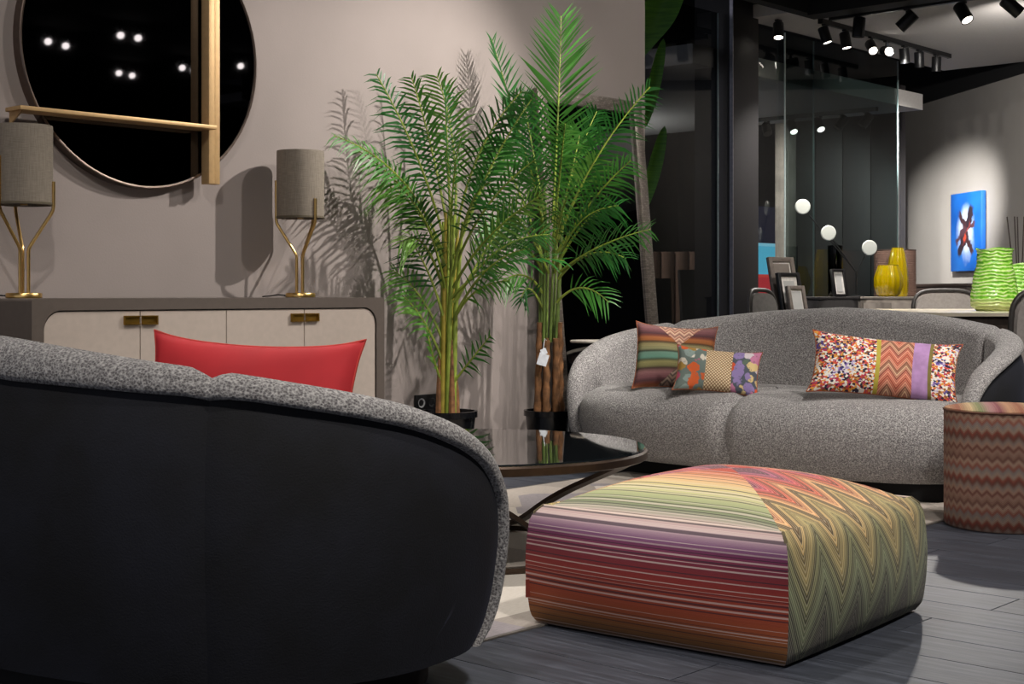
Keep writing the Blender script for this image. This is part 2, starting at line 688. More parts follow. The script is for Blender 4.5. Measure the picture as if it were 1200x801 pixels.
# glass front with column
colm = thing('column', 'dark charcoal column between the glass panes', 'column', (9.44, 6.33, 0))
box('shaft', (0.02, 0, 1.85), (0.36, 0.36, 3.7), COLUMN, colm, 0.006)
box('edge_trim', (-0.166, -0.17, 1.85), (0.012, 0.03, 3.7), plain('steel_trim', '#8a8890', 0.3, 0.9), colm)
concrete = thing('concrete_column', 'raw grey concrete column behind the clear glass', 'column', (13.40, 8.21, 0))
box('shaft', (0, 0, 1.6), (0.16, 0.17, 3.2), plain('raw_concrete', '#8d857e', 0.9, 0, 0.15, 6, 0.3), concrete, 0.01)


def glass(name, x0, x1, y, top, mat, label):
    t = thing(name, label, 'glass', ((x0 + x1) / 2, y, 0))
    box('pane', (0, 0, top / 2 + 0.01), (x1 - x0, 0.012, top - 0.02), mat, t)
    for s in (x0, x1):
        box('edge', (s - (x0 + x1) / 2, 0, top / 2), (0.005, 0.013, top), plain('glass_edge', '#aebcbc', 0.3, 0.0), t)
    box('floor_rail', (0, 0, 0.012), (x1 - x0, 0.03, 0.024), BLACK, t)


glass('glass_pane', 7.6, 9.22, GY, 3.0, m_glass_tint('smoke_glass', '#b4b8ba'), 'smoke tinted glass pane beside the taupe wall end')
glass('glass_pane', 9.66, 10.71, GY + 0.04, 2.98, m_glass_tint('clear_glass', '#f2f6f5'), 'clear glass pane right beside the charcoal column')
glass('glass_pane', 10.19, 12.14, GY, 2.98, m_glass_tint('grey_glass', '#b6c0c0'), 'dark grey tinted glass pane behind the yellow vases')

# ------------------------------------------------------------------ rug
rug = thing('area_rug', 'pale grey and beige area rug under the coffee table', 'rug', (3.9, 3.29, 0))
bm = bmesh.new()
a_prism(bm, rrect(4.2, 1.76, 0.01, 2), lambda x, y: Vector((x, y, 0.0005)), lambda x, y: Vector((x, y, 0.0045)))
fin('pile', bm, RUG, rug)
bm = bmesh.new()
for sx, sy, lx, ly in ((0, -0.883, 4.2, 0.012), (0, 0.883, 4.2, 0.012), (-2.103, 0, 0.012, 1.78), (2.103, 0, 0.012, 1.78)):
    a_box(bm, Vector((sx, sy, 0.0025)), (lx, ly, 0.004))
fin('bound_edge', bm, plain('rug_edge', '#6b655f', 0.9), rug)


# ------------------------------------------------------------------ sofas
def sofa(label, loc, rz):
    root = thing('curved_sofa', label, 'sofa', loc, rz)
    # plan of the shell's middle surface, from back centre out to one arm tip, mirrored later
    A, B0, YC, YT, NEXP = 1.005, 0.54, -0.16, -0.43, 2.4
    plan = []
    for k in range(241):
        th = PI / 2 * k / 240
        plan.append((A * abs(math.sin(th)) ** (2 / NEXP), YC + B0 * abs(math.cos(th)) ** (2 / NEXP)))
    for k in range(1, 41):
        t = k / 40
        plan.append((A - 0.05 * t * t, YC + (YT - YC) * t))
    acc = [0.0]
    for a, b in zip(plan, plan[1:]):
        acc.append(acc[-1] + math.hypot(b[0] - a[0], b[1] - a[1]))
    L = acc[-1]

    def at(s):
        sg = -1 if s < 0 else 1
        s = min(abs(s), L)
        i = 0
        lo, hi = 0, len(acc) - 1
        while hi - lo > 1:
            mid = (lo + hi) // 2
            if acc[mid] <= s:
                lo = mid
            else:
                hi = mid
        t = (s - acc[lo]) / max(1e-9, acc[hi] - acc[lo])
        x = plan[lo][0] + (plan[hi][0] - plan[lo][0]) * t
        y = plan[lo][1] + (plan[hi][1] - plan[lo][1]) * t
        dx, dy = plan[hi][0] - plan[lo][0], plan[hi][1] - plan[lo][1]
        d = math.hypot(dx, dy)
        nx, ny = -dy / d, dx / d          # outward
        if nx * x + ny * (y + 0.2) < 0:
            nx, ny = -nx, -ny
        return sg * x, y, sg * nx, ny

    # edge of the sheet: (distance from tip, height)
    edge = [(0.06, 0.095), (0.02, 0.145), (0.003, 0.205), (0.0, 0.28), (0.003, 0.35), (0.024, 0.43), (0.08, 0.505), (0.16, 0.56),
            (0.285, 0.611), (0.41, 0.646), (0.53, 0.672), (0.66, 0.695), (0.82, 0.716), (1.0, 0.738), (1.2, 0.758), (1.45, 0.771), (L, 0.776)]
    # resample smooth (Catmull-Rom)
    dense = []
    for i in range(len(edge) - 1):
        p0 = edge[max(i - 1, 0)]
        p1, p2 = edge[i], edge[i + 1]
        p3 = edge[min(i + 2, len(edge) - 1)]
        for k in range(8):
            t = k / 8
            dense.append(tuple(0.5 * (2 * p1[j] + (p2[j] - p0[j]) * t + (2 * p0[j] - 5 * p1[j] + 4 * p2[j] - p3[j]) * t * t
                                      + (-p0[j] + 3 * p1[j] - 3 * p2[j] + p3[j]) * t ** 3) for j in (0, 1)))
    half = [(L - max(0, d), z) for d, z in dense]
    full = [(-s, z) for s, z in half] + [(0.0, edge[-1][1])] + [(s, z) for s, z in reversed(half)]
    n = len(full)

    def surf(s, z, off):
        x, y, nx, ny = at(s)
        bul = 0.05 * (1 - ((z - 0.46) / 0.42) ** 2)
        return Vector((x + nx * (off + bul), y + ny * (off + bul), z)), Vector((nx, ny, 0))

    SEAM = 0.68                                   # seam position measured from the tip
    rows_b, rows_v = [], []
    for i, (s, z) in enumerate(full):
        dtip = L - abs(s)
        sp = (abs(s) - 0.32 * math.exp(-dtip / 0.16)) * (1 if s > 0 else -1)
        zp = 0.085
        # seam groove
        gro = math.exp(-((dtip - SEAM) / 0.02) ** 2)
        wide = min(1.0, max(0.0, (dtip - 0.6) / 0.5))
        r = 0.034 + 0.014 * wide
        rr = r * (1 - 0.3 * gro)
        rin = 0.085 * (1 - 0.2 * gro) * min(1.0, 0.45 + dtip / 0.25)

        def pt(v, off):
            return surf(s + (sp - s) * v, z + (zp - z) * v, off)
        P, nn = pt(0, 0)
        Q, _ = pt(0.03, 0)
        e = (P - Q).normalized()
        inn = -nn
        row = []
        for v in (0.97, 0.8, 0.6, 0.45, 0.32):
            thick = rin + 0.03 * min(1, v / 0.5) * min(1, dtip / 0.3)
            q, m2 = pt(v, 0)
            row.append(q - m2 * (thick - 0.012 * gro))
        base, _ = pt(0.0, 0)
        base = base - e * (rr + 0.016 * gro)
        for k in range(9):
            a = PI * k / 8
            row.append(base + inn * (rin if k < 4 else rr) * math.cos(a) + e * rr * math.sin(a) - e * (rin - rr) * 0.25 * max(0, math.cos(a)))
        lipl = 0.012 + 0.02 * wide
        row.append(base + nn * rr * 0.97 - e * lipl * 0.6)
        row.append(base + nn * rr * 0.80 - e * lipl)
        row.append(base + nn * rr * 0.25 - e * (lipl + 0.003))
        rows_b.append(row)
        vr = []
        start = min(0.6, (rr + lipl * 0.55) / max(0.05, (P - pt(1, 0)[0]).length))
        for k in range(9):
            v = start + (1 - start) * k / 8
            q, m2 = pt(v, 0)
            tuck = 0.022 * math.exp(-(k / 8) / 0.12)
            vr.append(q + m2 * (r + 0.002 - tuck - 0.01 * gro))
        rows_v.append(vr)

    def sheet(name, rows, i0, i1, mat, lab=None):
        vs, fs = [], []
        m = len(rows[0])
        for row in rows[i0:i1 + 1]:
            vs += row
        for a in range(i1 - i0):
            for b in range(m - 1):
                fs.append((a * m + b, a * m + b + 1, (a + 1) * m + b + 1, (a + 1) * m + b))
        o = raw(name, vs, fs, mat, root, 180)
        if lab:
            o['label'] = lab
        return o

    ia = min(range(n // 2), key=lambda i: abs(L - abs(full[i][0]) - SEAM))
    ib = n - 1 - ia
    for nm, i0, i1 in (('arm', 0, ia), ('backrest', ia, ib), ('arm', ib, n - 1)):
        sheet(nm, rows_b, i0, i1, BOUCLE)
    for i0, i1 in ((0, ia), (ia, ib), (ib, n - 1)):
        sheet('outer_panel', rows_v, i0, i1, VELVET, 'midnight blue velvet outer shell panel')
    # seat cushions: one rounded body split by a seam
    AX, AY, CY = 1.025, 0.46, -0.14
    angs = []
    for k in range(160):
        angs.append(2 * PI * k / 160)
    for c0 in (PI / 2, 3 * PI / 2):
        angs += [c0 + d for d in (-0.02, -0.012, -0.006, 0.0, 0.006, 0.012, 0.02)]
    angs = sorted(set(round(a, 6) for a in angs))
    prof = [(0.10, 0.075), (0.06, 0.10), (0.03, 0.16), (0.008, 0.24), (0.012, 0.31), (0.04, 0.355), (0.085, 0.385), (0.15, 0.402), (0.25, 0.412), (0.36, 0.416), (0.455, 0.417)]
    vs, fs = [], []
    for ins, z in prof:
        a, b = AX - ins, AY - ins
        ne = 3.6
        for th in angs:
            x = a * math.copysign(abs(math.cos(th)) ** (2 / ne), math.cos(th))
            y = b * math.copysign(abs(math.sin(th)) ** (2 / ne), math.sin(th))
            if y < 0:
                y -= 0.05 * (1 - (x / AX) ** 2) * min(1, -y / 0.3)
            g = math.exp(-(x / 0.011) ** 2)
            vs.append((x, CY + y * (1 - 0.075 * g), z - 0.032 * g * (1 if z > 0.3 else 0)))
    m = len(angs)
    for a in range(len(prof) - 1):
        for b in range(m):
            fs.append((a * m + b, a * m + (b + 1) % m, (a + 1) * m + (b + 1) % m, (a + 1) * m + b))
    lf = [f for f in fs if sum(vs[i][0] for i in f) < 0]
    rf = [f for f in fs if sum(vs[i][0] for i in f) >= 0]
    for part in (lf, rf):
        use = sorted({i for f in part for i in f})
        ix = {i: k for k, i in enumerate(use)}
        raw('seat_cushion', [vs[i] for i in use], [[ix[i] for i in f] for f in part], BOUCLE, root, 180)
    bm = bmesh.new()
    a_prism(bm, rrect(1.86, 0.72, 0.2, 8), lambda x, y: Vector((x, y - 0.05, 0.0)), lambda x, y: Vector((x, y - 0.05, 0.09)))
    fin('plinth', bm, BLACKM, root, 40)
    return root


sofa_far = sofa('grey boucle curved sofa with patterned cushions, facing the coffee table', (5.80, 3.485, 0.005), -PI / 2)
sofa_near = sofa('grey boucle curved sofa with red cushion, its midnight velvet back turned', (1.862, 3.135, 0.005), PI / 2)


# ------------------------------------------------------------------ pouf
def build_pouf():
    root = thing('square_pouf', 'big square pouf with rainbow stripes and zigzag sides on dark floor', 'pouf', (3.165, 2.105, 0.005), math.radians(4))
    Hh, Ht, crown = 0.375, 0.302, 0.085
    stripe, zig = m_pouf_stripe(), m_pouf_zig()

    def shape(side_u, s):
        """u -1..1 along the edge, s metres: 0..Ht side, then over the top; returns local point for the -y facing side"""
        if s <= Ht:
            t = s / Ht
            z = s
            inset = 0.0
            bulge = 0.03 * (1 - side_u ** 2) * math.sin(PI * min(1, t * 0.95 + 0.03)) + 0.012 * math.sin(PI * t)
            # rounded shoulder
            sh = max(0, (t - 0.86) / 0.14)
            inset = 0.022 * sh * sh - bulge
            lowr = max(0, (0.10 - t) / 0.10)
            inset += 0.012 * lowr * lowr
            half = Hh - max(inset, -0.012) * 1.0
            cornerz = 0.012 * abs(side_u) ** 6 * (1 - t)
            return Vector((side_u * (half + 0.0), -(Hh - inset), z + cornerz * 0))
        i = s - Ht
        f = min(1.0, i / Hh)
        half = (Hh - 0.022) * (1 - f)
        y = -(Hh - 0.022) * (1 - f)
        edgefall = 0.018 * (1 - min(1, i / 0.05)) ** 2
        u2 = side_u * half / Hh
        z = Ht + crown * (1 - (1 - f) ** 2.2) - edgefall * 0
        # crown also falls towards the corners along the edge
        z -= 0.012 * abs(side_u) ** 4 * (1 - f)
        return Vector((side_u * half, y, z))

    NU, svals = 24, [0, .008, .018, .032] + [0.05 + 0.0215 * k for k in range(10)] + [.262, .278, .29, .299, Ht] + \
        [Ht + d for d in (.006, .014, .026, .045, .07, .1, .14, .18, .22, .26, .30, .34, Hh)]
    for k in range(4):
        R = Matrix.Rotation(k * PI / 2, 3, 'Z')
        vs, uvs, fs = [], [], []
        for s in svals:
            for j in range(NU + 1):
                u = -1 + 2 * j / NU
                p = shape(u, s)
                q = R @ p
                vs.append((q.x * 1.025, q.y * 0.965, q.z))
                hl = Hh if s <= Ht else Hh * (1 - (s - Ht) / Hh)
                uvs.append((u * hl + 0.5, s))
        for a in range(len(svals) - 1):
            for j in range(NU):
                fs.append((a * (NU + 1) + j, a * (NU + 1) + j + 1, (a + 1) * (NU + 1) + j + 1, (a + 1) * (NU + 1) + j))
        zz = k % 2 == 0
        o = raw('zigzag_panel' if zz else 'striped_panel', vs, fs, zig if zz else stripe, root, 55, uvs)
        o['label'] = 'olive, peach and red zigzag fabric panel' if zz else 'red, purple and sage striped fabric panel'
    for c in ((-Hh, Hh), (-Hh, -Hh), (Hh, -Hh), (Hh, Hh)):
        bm = bmesh.new()
        q = Vector((c[0] * 0.985 * 1.025, c[1] * 0.985 * 0.965, 0))
        a_tube(bm, [q + Vector((0, 0, 0.03)), q * 1.012 + Vector((0, 0, 0.15)), q + Vector((0, 0, 0.285)), q * 0.955 + Vector((0, 0, 0.300))], 0.004, 6)
        fin('seam_piping', bm, plain('seam_olive', '#6a5f48', 0.9), root, 60)
    bm = bmesh.new()
    a_box(bm, Vector((0, 0, 0.003)), (0.68, 0.6, 0.006))
    fin('underside', bm, BLACKM, root)
    box('fabric_tag', (-0.397, 0.362, 0.09), (0.022, 0.004, 0.045), plain('tag_red', '#8a3a2e', 0.8), root)


build_pouf()

# ------------------------------------------------------------------ round stool
SX, SY = W(1.805, 5.25).xy
stool = thing('drum_stool', 'round drum stool in rust and grey zigzag fabric by the sofa', 'stool', (SX, SY, 0))
SR, SH = 0.215, 0.43
sz = m_zig('stool_zigzag', [(0, '#86695a'), (0.1, '#94776a'), (0.17, '#6e443a'), (0.24, '#9c8070'), (0.33, '#857872'), (0.42, '#6a4238'), (0.5, '#84483a'),
                            (0.58, '#9c8a7c'), (0.68, '#847c7a'), (0.76, '#8a5446'), (0.86, '#a48c7c'), (0.94, '#6e4a42'), (1, '#86695a')], 0.036, 0.017, 0.16, 1, '#4a3028', '#c8ab90', 0.45, 2.5)
vs, fs, uvs = [], [], []
NS = 72
for a, (r, z) in enumerate([(SR * 0.97, 0.002), (SR, 0.01), (SR, 0.12), (SR, 0.25), (SR, 0.36), (SR, SH - 0.012), (SR - 0.006, SH - 0.004)]):
    for k in range(NS + 1):
        th = 2 * PI * k / NS
        vs.append((r * math.cos(th), r * math.sin(th), z))
        uvs.append((th * SR, z))
for a in range(6):
    for k in range(NS):
        fs.append((a * (NS + 1) + k, a * (NS + 1) + k + 1, (a + 1) * (NS + 1) + k + 1, (a + 1) * (NS + 1) + k))
raw('side_cover', vs, fs, sz, stool, 60, uvs)
vs, fs, uvs = [], [], []
tops = [(SR - 0.002, SH - 0.006), (SR - 0.004, SH), (SR * 0.8, SH + 0.008), (SR * 0.5, SH + 0.013), (SR * 0.2, SH + 0.015), (0.002, SH + 0.015)]
for r, z in tops:
    for k in range(NS):
        th = 2 * PI * k / NS
        vs.append((r * math.cos(th), r * math.sin(th), z))
        uvs.append((r * math.cos(th - 0.5) + 0.5, r * math.sin(th - 0.5) + 0.5))
for a in range(len(tops) - 1):
    for k in range(NS):
        fs.append((a * NS + k, a * NS + (k + 1) % NS, (a + 1) * NS + (k + 1) % NS, (a + 1) * NS + k))
raw('padded_top', vs, fs, m_bands('stool_top', [(0, '#a0624a'), (0.2, '#c39a78'), (0.35, '#8c4a54'), (0.5, '#b58a8a'), (0.65, '#7f8a5e'), (0.8, '#c8b48c'), (1, '#a0624a')], 0.21, 0.0, 0.6, 120), stool, 40, uvs)['label'] = 'striped padded seat of warm colours'
bm = bmesh.new()
a_tube(bm, [(SR * math.cos(2 * PI * k / 64), SR * math.sin(2 * PI * k / 64), SH - 0.007) for k in range(65)], 0.004, 6, False)
fin('piping', bm, plain('seam_rust', '#5e3d30', 0.9), stool, 60)


# ------------------------------------------------------------------ coffee table
TC = tuple(W(-0.125, 4.72).xy)
tb = thing('coffee_table', 'low round coffee table with dark glass top and bronze hoops', 'table', (TC[0], TC[1], 0.005))
TRr, TH = 0.565, 0.345
gt = NT('black_mirror_glass')
gt.set(Base_Color='#14181b', Roughness=0.03, IOR=1.6, Coat_Weight=0.6, Coat_Roughness=0.02)
lathe('glass_top', [(0, TH - 0.012), (TRr - 0.008, TH - 0.012), (TRr - 0.002, TH - 0.008), (TRr - 0.002, TH - 0.004), (TRr - 0.006, TH), (0, TH)], gt.m, tb, 96)
lathe('rim', [(TRr - 0.03, TH - 0.036), (TRr, TH - 0.036), (TRr + 0.004, TH - 0.033), (TRr + 0.004, TH - 0.012), (TRr - 0.002, TH - 0.006), (TRr - 0.03, TH - 0.013), (TRr - 0.03, TH - 0.036)], BRONZE, tb, 96)
for k in range(4):
    a = k * PI / 2 + math.radians(20)
    ca, sa = math.cos(a), math.sin(a)
    pts = []
    for q in range(25):
        t = q / 24
        # from the rim, swooping down and around to the floor ring
        ph = a + 1.9 * t
        rad = 0.54 - 0.20 * math.sin(PI * t) - 0.12 * t
        pts.append((rad * math.cos(ph), rad * math.sin(ph), (TH - 0.04) * (1 - t) ** 1.35 + 0.012))
    tube('leg', pts, 0.02, BRONZE, tb, flat=(0.035, 0.014))
bm = bmesh.new()
a_tube(bm, [(0.42 * math.cos(2 * PI * k / 64), 0.42 * math.sin(2 * PI * k / 64), 0.009) for k in range(65)], 0.01, 4, False, (0.03, 0.016))
fin('floor_ring', bm, BRONZE, tb, 50)


# ------------------------------------------------------------------ cushions
def pillow(name, label, w, h, t, loc, rot, fronts, back, pipe=None):
    """fronts: list of (u0, u1, part name, material, label)"""
    root = thing(name, label, 'cushion', loc)
    root.rotation_mode = 'XYZ'
    root.rotation_euler = rot
    N = 40

    def pos(u, v, sgn):
        x = w / 2 * u * (1 - 0.055 * (1 - v * v))
        z = h / 2 * v * (1 - 0.10 * (1 - u * u))
        # ears
        ear = (abs(u) * abs(v)) ** 8
        x *= 1 + 0.035 * ear
        z *= 1 + 0.05 * ear
        y = sgn * (t / 2 * (max(0, (1 - u * u)) * max(0, (1 - v * v))) ** 0.42 + 0.002 * (1 - ear))
        y += 0.006 * math.sin(5 * u + 2 * v) * (1 - u * u) * (1 - v * v)
        return Vector((x, y, z + h / 2))

    def patch(nm, mat, u0, u1, sgn, lab=None):
        nu = max(4, int(N * (u1 - u0) / 2))
        vs, fs, uvs = [], [], []
        for a in range(nu + 1):
            u = u0 + (u1 - u0) * a / nu
            for b in range(N + 1):
                v = -1 + 2 * b / N
                vv = math.copysign(abs(v) ** 0.85, v)
                uu = u
                vs.append(pos(uu, vv, sgn))
                uvs.append((uu * w / 2 + 1, vv * h / 2 + 1))
        for a in range(nu):
            for b in range(N):
                fs.append((a * (N + 1) + b, a * (N + 1) + b + 1, (a + 1) * (N + 1) + b + 1, (a + 1) * (N + 1) + b))
        o = raw(nm, vs, fs, mat, root, 180, uvs)
        if lab:
            o['label'] = lab
    for u0, u1, nm, mat, lab in fronts:
        patch(nm, mat, u0, u1, -1, lab)
    patch('back_cover', back, -1, 1, 1)
    if pipe:
        bm = bmesh.new()
        pts = []
        for k in range(161):
            q = k / 160 * 4
            e, f = int(q) % 4, q - int(q)
            u, v = ((-1 + 2 * f, -1), (1, -1 + 2 * f), (1 - 2 * f, 1), (-1, 1 - 2 * f))[e]
            pts.append(pos(u, v, 0))
        a_tube(bm, pts, 0.003, 6, False)
        fin('piping', bm, pipe, root, 60)
    return root


PSTR = [(0, '#8a4a3c'), (0.05, '#5b3a40'), (0.12, '#8a5a62'), (0.22, '#a17478'), (0.3, '#4c3a30'), (0.34, '#8a8a5c'), (0.42, '#a5a36c'), (0.48, '#51604a'), (0.52, '#6fa596'),
        (0.62, '#7fae9c'), (0.66, '#3f4638'), (0.7, '#9ca077'), (0.8, '#b0a878'), (0.86, '#5a4630'), (0.9, '#b5713c'), (0.96, '#c07a4a'), (1, '#8a4a3c')]


def m_square_cushion():
    """stripes with zigzag wedges coming in from top and bottom"""
    g = NT('square_cushion_cover')
    u, v, _ = g.xyz(g.uv())
    uu = g.math('SUBTRACT', u, 1.0)
    vv = g.math('SUBTRACT', v, 1.0)
    t = g.math('FRACT', g.math('ADD', g.math('DIVIDE', vv, 0.24), 0.62))
    st = g.ramp(t, PSTR)
    n1 = g.n('TexNoise', noise_dimensions='1D')
    g.put(n1.inputs['W'], g.math('MULTIPLY', v, 210.0))
    st = g.mix(0.75, st, g.ramp(n1.outputs['Fac'], [(0.35, '#3a3432'), (0.42, '#8a827a'), (0.6, '#8a827a'), (0.7, '#d8d0c4')]), 'OVERLAY')
    tr = g.tri(u, 0.045)
    w = g.math('ADD', v, g.math('MULTIPLY', tr, 0.022))
    zc = g.ramp(g.math('FRACT', g.math('DIVIDE', w, 0.042)), [(0, '#8a4f42'), (0.25, '#d0a48c'), (0.45, '#7a5a4e'), (0.65, '#b58474'), (0.85, '#e0c2a2'), (1, '#8a4f42')])
    zd = g.ramp(g.math('FRACT', g.math('DIVIDE', w, 0.042)), [(0, '#4a3a34'), (0.3, '#8c7262'), (0.55, '#3f3330'), (0.8, '#a08a78'), (1, '#4a3a34')])
    top = g.math('GREATER_THAN', g.math('SUBTRACT', vv, 0.045), g.math('ABSOLUTE', g.math('SUBTRACT', uu, 0.015)))
    bot = g.math('LESS_THAN', g.math('ADD', vv, 0.015), g.math('MULTIPLY', g.math('ABSOLUTE', g.math('SUBTRACT', uu, 0.07)), -1.0))
    c = g.mix(top, st, zc)
    c = g.mix(bot, c, zd)
    g.set(Base_Color=c, Roughness=0.9)
    g.bump(g.noise(g.mapv(g.uv(), (600, 600, 1)), 1, 2), 0.4, 0.002)
    return g.m


def m_floral(name, seed, cols, ground):
    g = NT(name)
    vec = g.mapv(g.uv(), (1, 1, 1), (seed, seed * 0.37, 0))
    wv = g.n('VectorMath', operation='ADD')
    nz = g.n('TexNoise')
    nz.inputs['Scale'].default_value = 30
    g.put(nz.inputs['Vector'], vec)
    sc = g.n('VectorMath', operation='SCALE')
    g.put(sc.inputs[0], nz.outputs['Color'])
    sc.inputs['Scale'].default_value = 0.035
    g.put(wv.inputs[0], vec)
    g.put(wv.inputs[1], sc.outputs[0])
    v = g.voro(wv.outputs[0], 21)
    r = g.xyz(v.outputs['Color'])
    n = len(cols)
    c = g.ramp(r[0], [(i / n, x) for i, x in enumerate(cols)], 'CONSTANT')
    c = g.mix(g.ramp(v.outputs['Distance'], [(0.52, 0.0), (0.58, 1.0)]), c, ground)
    f2 = g.voro(wv.outputs[0], 75)
    c = g.mix(g.math('MULTIPLY', g.ramp(f2.outputs['Distance'], [(0.2, 1.0), (0.3, 0.0)]), 0.45), c, ground)
    g.set(Base_Color=c, Roughness=0.85)
    return g.m


def m_weave():
    g = NT('gold_weave')
    u, v, _ = g.xyz(g.uv())
    a = g.math('ABSOLUTE', g.math('SINE', g.math('MULTIPLY', g.math('ADD', u, v), 210.0)))
    b = g.math('ABSOLUTE', g.math('SINE', g.math('MULTIPLY', g.math('SUBTRACT', u, v), 210.0)))
    f = g.math('MULTIPLY', a, b)
    g.set(Base_Color=g.ramp(f, [(0.15, '#8a6a45'), (0.45, '#c8a888'), (0.8, '#ecdcb8')]), Roughness=0.8)
    g.bump(f, 0.4, 0.003)
    return g.m


seat_z = 0.412
LEAN = math.radians(-17)
# world facing: pillow front is local -y; rz turns it
p1 = W(0.745, 6.62)
pillow('square_cushion', 'square striped cushion with zigzag wedges leaning on the sofa back', 0.37, 0.315, 0.13, (p1.x, p1.y, seat_z - 0.01), (math.radians(-20), math.radians(4), math.radians(-52)),
       [(-1, 1, 'front_cover', m_square_cushion(), None)], plain('rust_cloth', '#8a4a38', 0.9), plain('pipe_rust', '#9a5a3c', 0.9))
p2 = W(0.90, 6.35)
pillow('small_cushion', 'small patchwork cushion with gold woven middle, in front of the square one', 0.37, 0.205, 0.10, (p2.x, p2.y, seat_z - 0.005), (math.radians(-22), math.radians(5), math.radians(-58)),
       [(-1, -0.30, 'floral_panel', m_floral('floral_orange', 3.1, ['#d8cfc0', '#d8622e', '#b58244', '#c75a7c', '#8fa09a', '#e8e0d4', '#a98540'], '#6d7a74'), 'orange floral panel'),
        (-0.30, 0.36, 'woven_panel', m_weave(), 'gold woven panel'),
        (0.36, 1, 'floral_panel', m_floral('floral_violet', 7.7, ['#8f7cae', '#d0532c', '#d8bf86', '#c07a9a', '#5a6a5a', '#cfc4c8'], '#4f5560'), 'violet floral panel')],
       plain('rust_cloth', '#8a4a38', 0.9), plain('pipe_rust', '#9a5a3c', 0.9))
p3 = W(1.528, 5.92)
conf = ['#3f3a78', '#7a5aa8', '#b6a6d0', '#e8e0d8', '#e0a040', '#d8582c', '#b0305c', '#8a5a2c', '#d89a50', '#5a4a90']
pillow('lumbar_cushion', 'long cushion with confetti dabs, pink zigzag and lilac bands', 0.595, 0.262, 0.14, (p3.x, p3.y, seat_z + 0.004), (math.radians(-21), math.radians(5.5), math.radians(-60)),
       [(-1, -0.14, 'confetti_panel', m_confetti('confetti_a', 9, conf), 'many coloured confetti panel'),
        (-0.14, -0.08, 'trim_band', plain('lime_band', '#b5a53e', 0.85), 'lime yellow band'),
        (-0.08, 0.38, 'zigzag_panel', m_zig('pink_zigzag', [(0, '#b8604e'), (0.2, '#e0a08a'), (0.35, '#9a5048'), (0.5, '#d8b89c'), (0.65, '#8a5a4a'), (0.8, '#dca48c'), (1, '#b8604e')], 0.075, 0.05, 0.11, 1, '#5a3a34', '#e8d4bc', 0.55, 4.0), 'pink zigzag panel'),
        (0.38, 0.60, 'lilac_panel', plain('lilac_cloth', '#b088b8', 0.85), 'lilac panel'),
        (0.60, 0.65, 'trim_band', plain('olive_band', '#7a6c34', 0.85), 'olive band'),
        (0.65, 1, 'confetti_panel', m_confetti('confetti_b', 13, conf[::-1]), 'many coloured confetti panel')],
       plain('rust_cloth', '#8a4a38', 0.9), plain('pipe_rust', '#9a5a3c', 0.9))
p4 = W(-0.58, 3.0)
pillow('red_cushion', 'red backed cushion resting inside the sofa with the velvet back', 0.475, 0.36, 0.13, (p4.x, p4.y, seat_z - 0.01), (math.radians(14), math.radians(-2), math.radians(-62 + 180)),
       [(-1, 1, 'front_cover', m_confetti('confetti_c', 8, conf), 'many coloured confetti front')], plain('scarlet_cloth', '#b8252c', 0.8, 0, 0.06, 8), plain('pipe_scarlet', '#c04038', 0.85))

# ------------------------------------------------------------------ sideboard
SB0, SB1, SBY, SBB, SBH = 2.58, 4.25, 4.62, 5.14, 0.83
sb = thing('sideboard', 'long brown framed sideboard with pale rounded door front under the mirror', 'sideboard', ((SB0 + SB1) / 2, SBY, 0))
FRAME = plain('umber_lacquer', '#5c534d', 0.42, 0, 0.03)
DOORM = plain('pale_lacquer', '#b3a69c', 0.4, 0, 0.02)
SW = SB1 - SB0
SD = SBB - SBY
bm = bmesh.new()
SZ0 = 0.10
oo = rrect(SW, SBH - SZ0, 0.012, 4)
ii = rrect(SW - 0.09, SBH - SZ0 - 0.085, 0.07, 10)
zc = (SBH + SZ0) / 2
# outer case
a_box(bm, Vector((0, SD / 2 + 0.02, zc)), (SW - 0.02, SD - 0.04, SBH - SZ0 - 0.02))
fin('case', bm, FRAME, sb)
bm = bmesh.new()
N4 = 4 * 11


def loop2(outl, y):
    return [bm.verts.new((x, y, z + zc)) for x, z in outl]


oo = rrect(SW, SBH - SZ0, 0.012, 10)
l0, l1 = loop2(oo, 0.0), loop2(ii, 0.0)
l2, l3 = loop2(ii, 0.03), loop2(oo, SD)
for A_, B_ in ((l0, l1), (l1, l2), (l0, l3)):
    for k in range(N4):
        bm.faces.new((A_[k], A_[(k + 1) % N4], B_[(k + 1) % N4], B_[k]))
fin('frame', bm, FRAME, sb, 40)
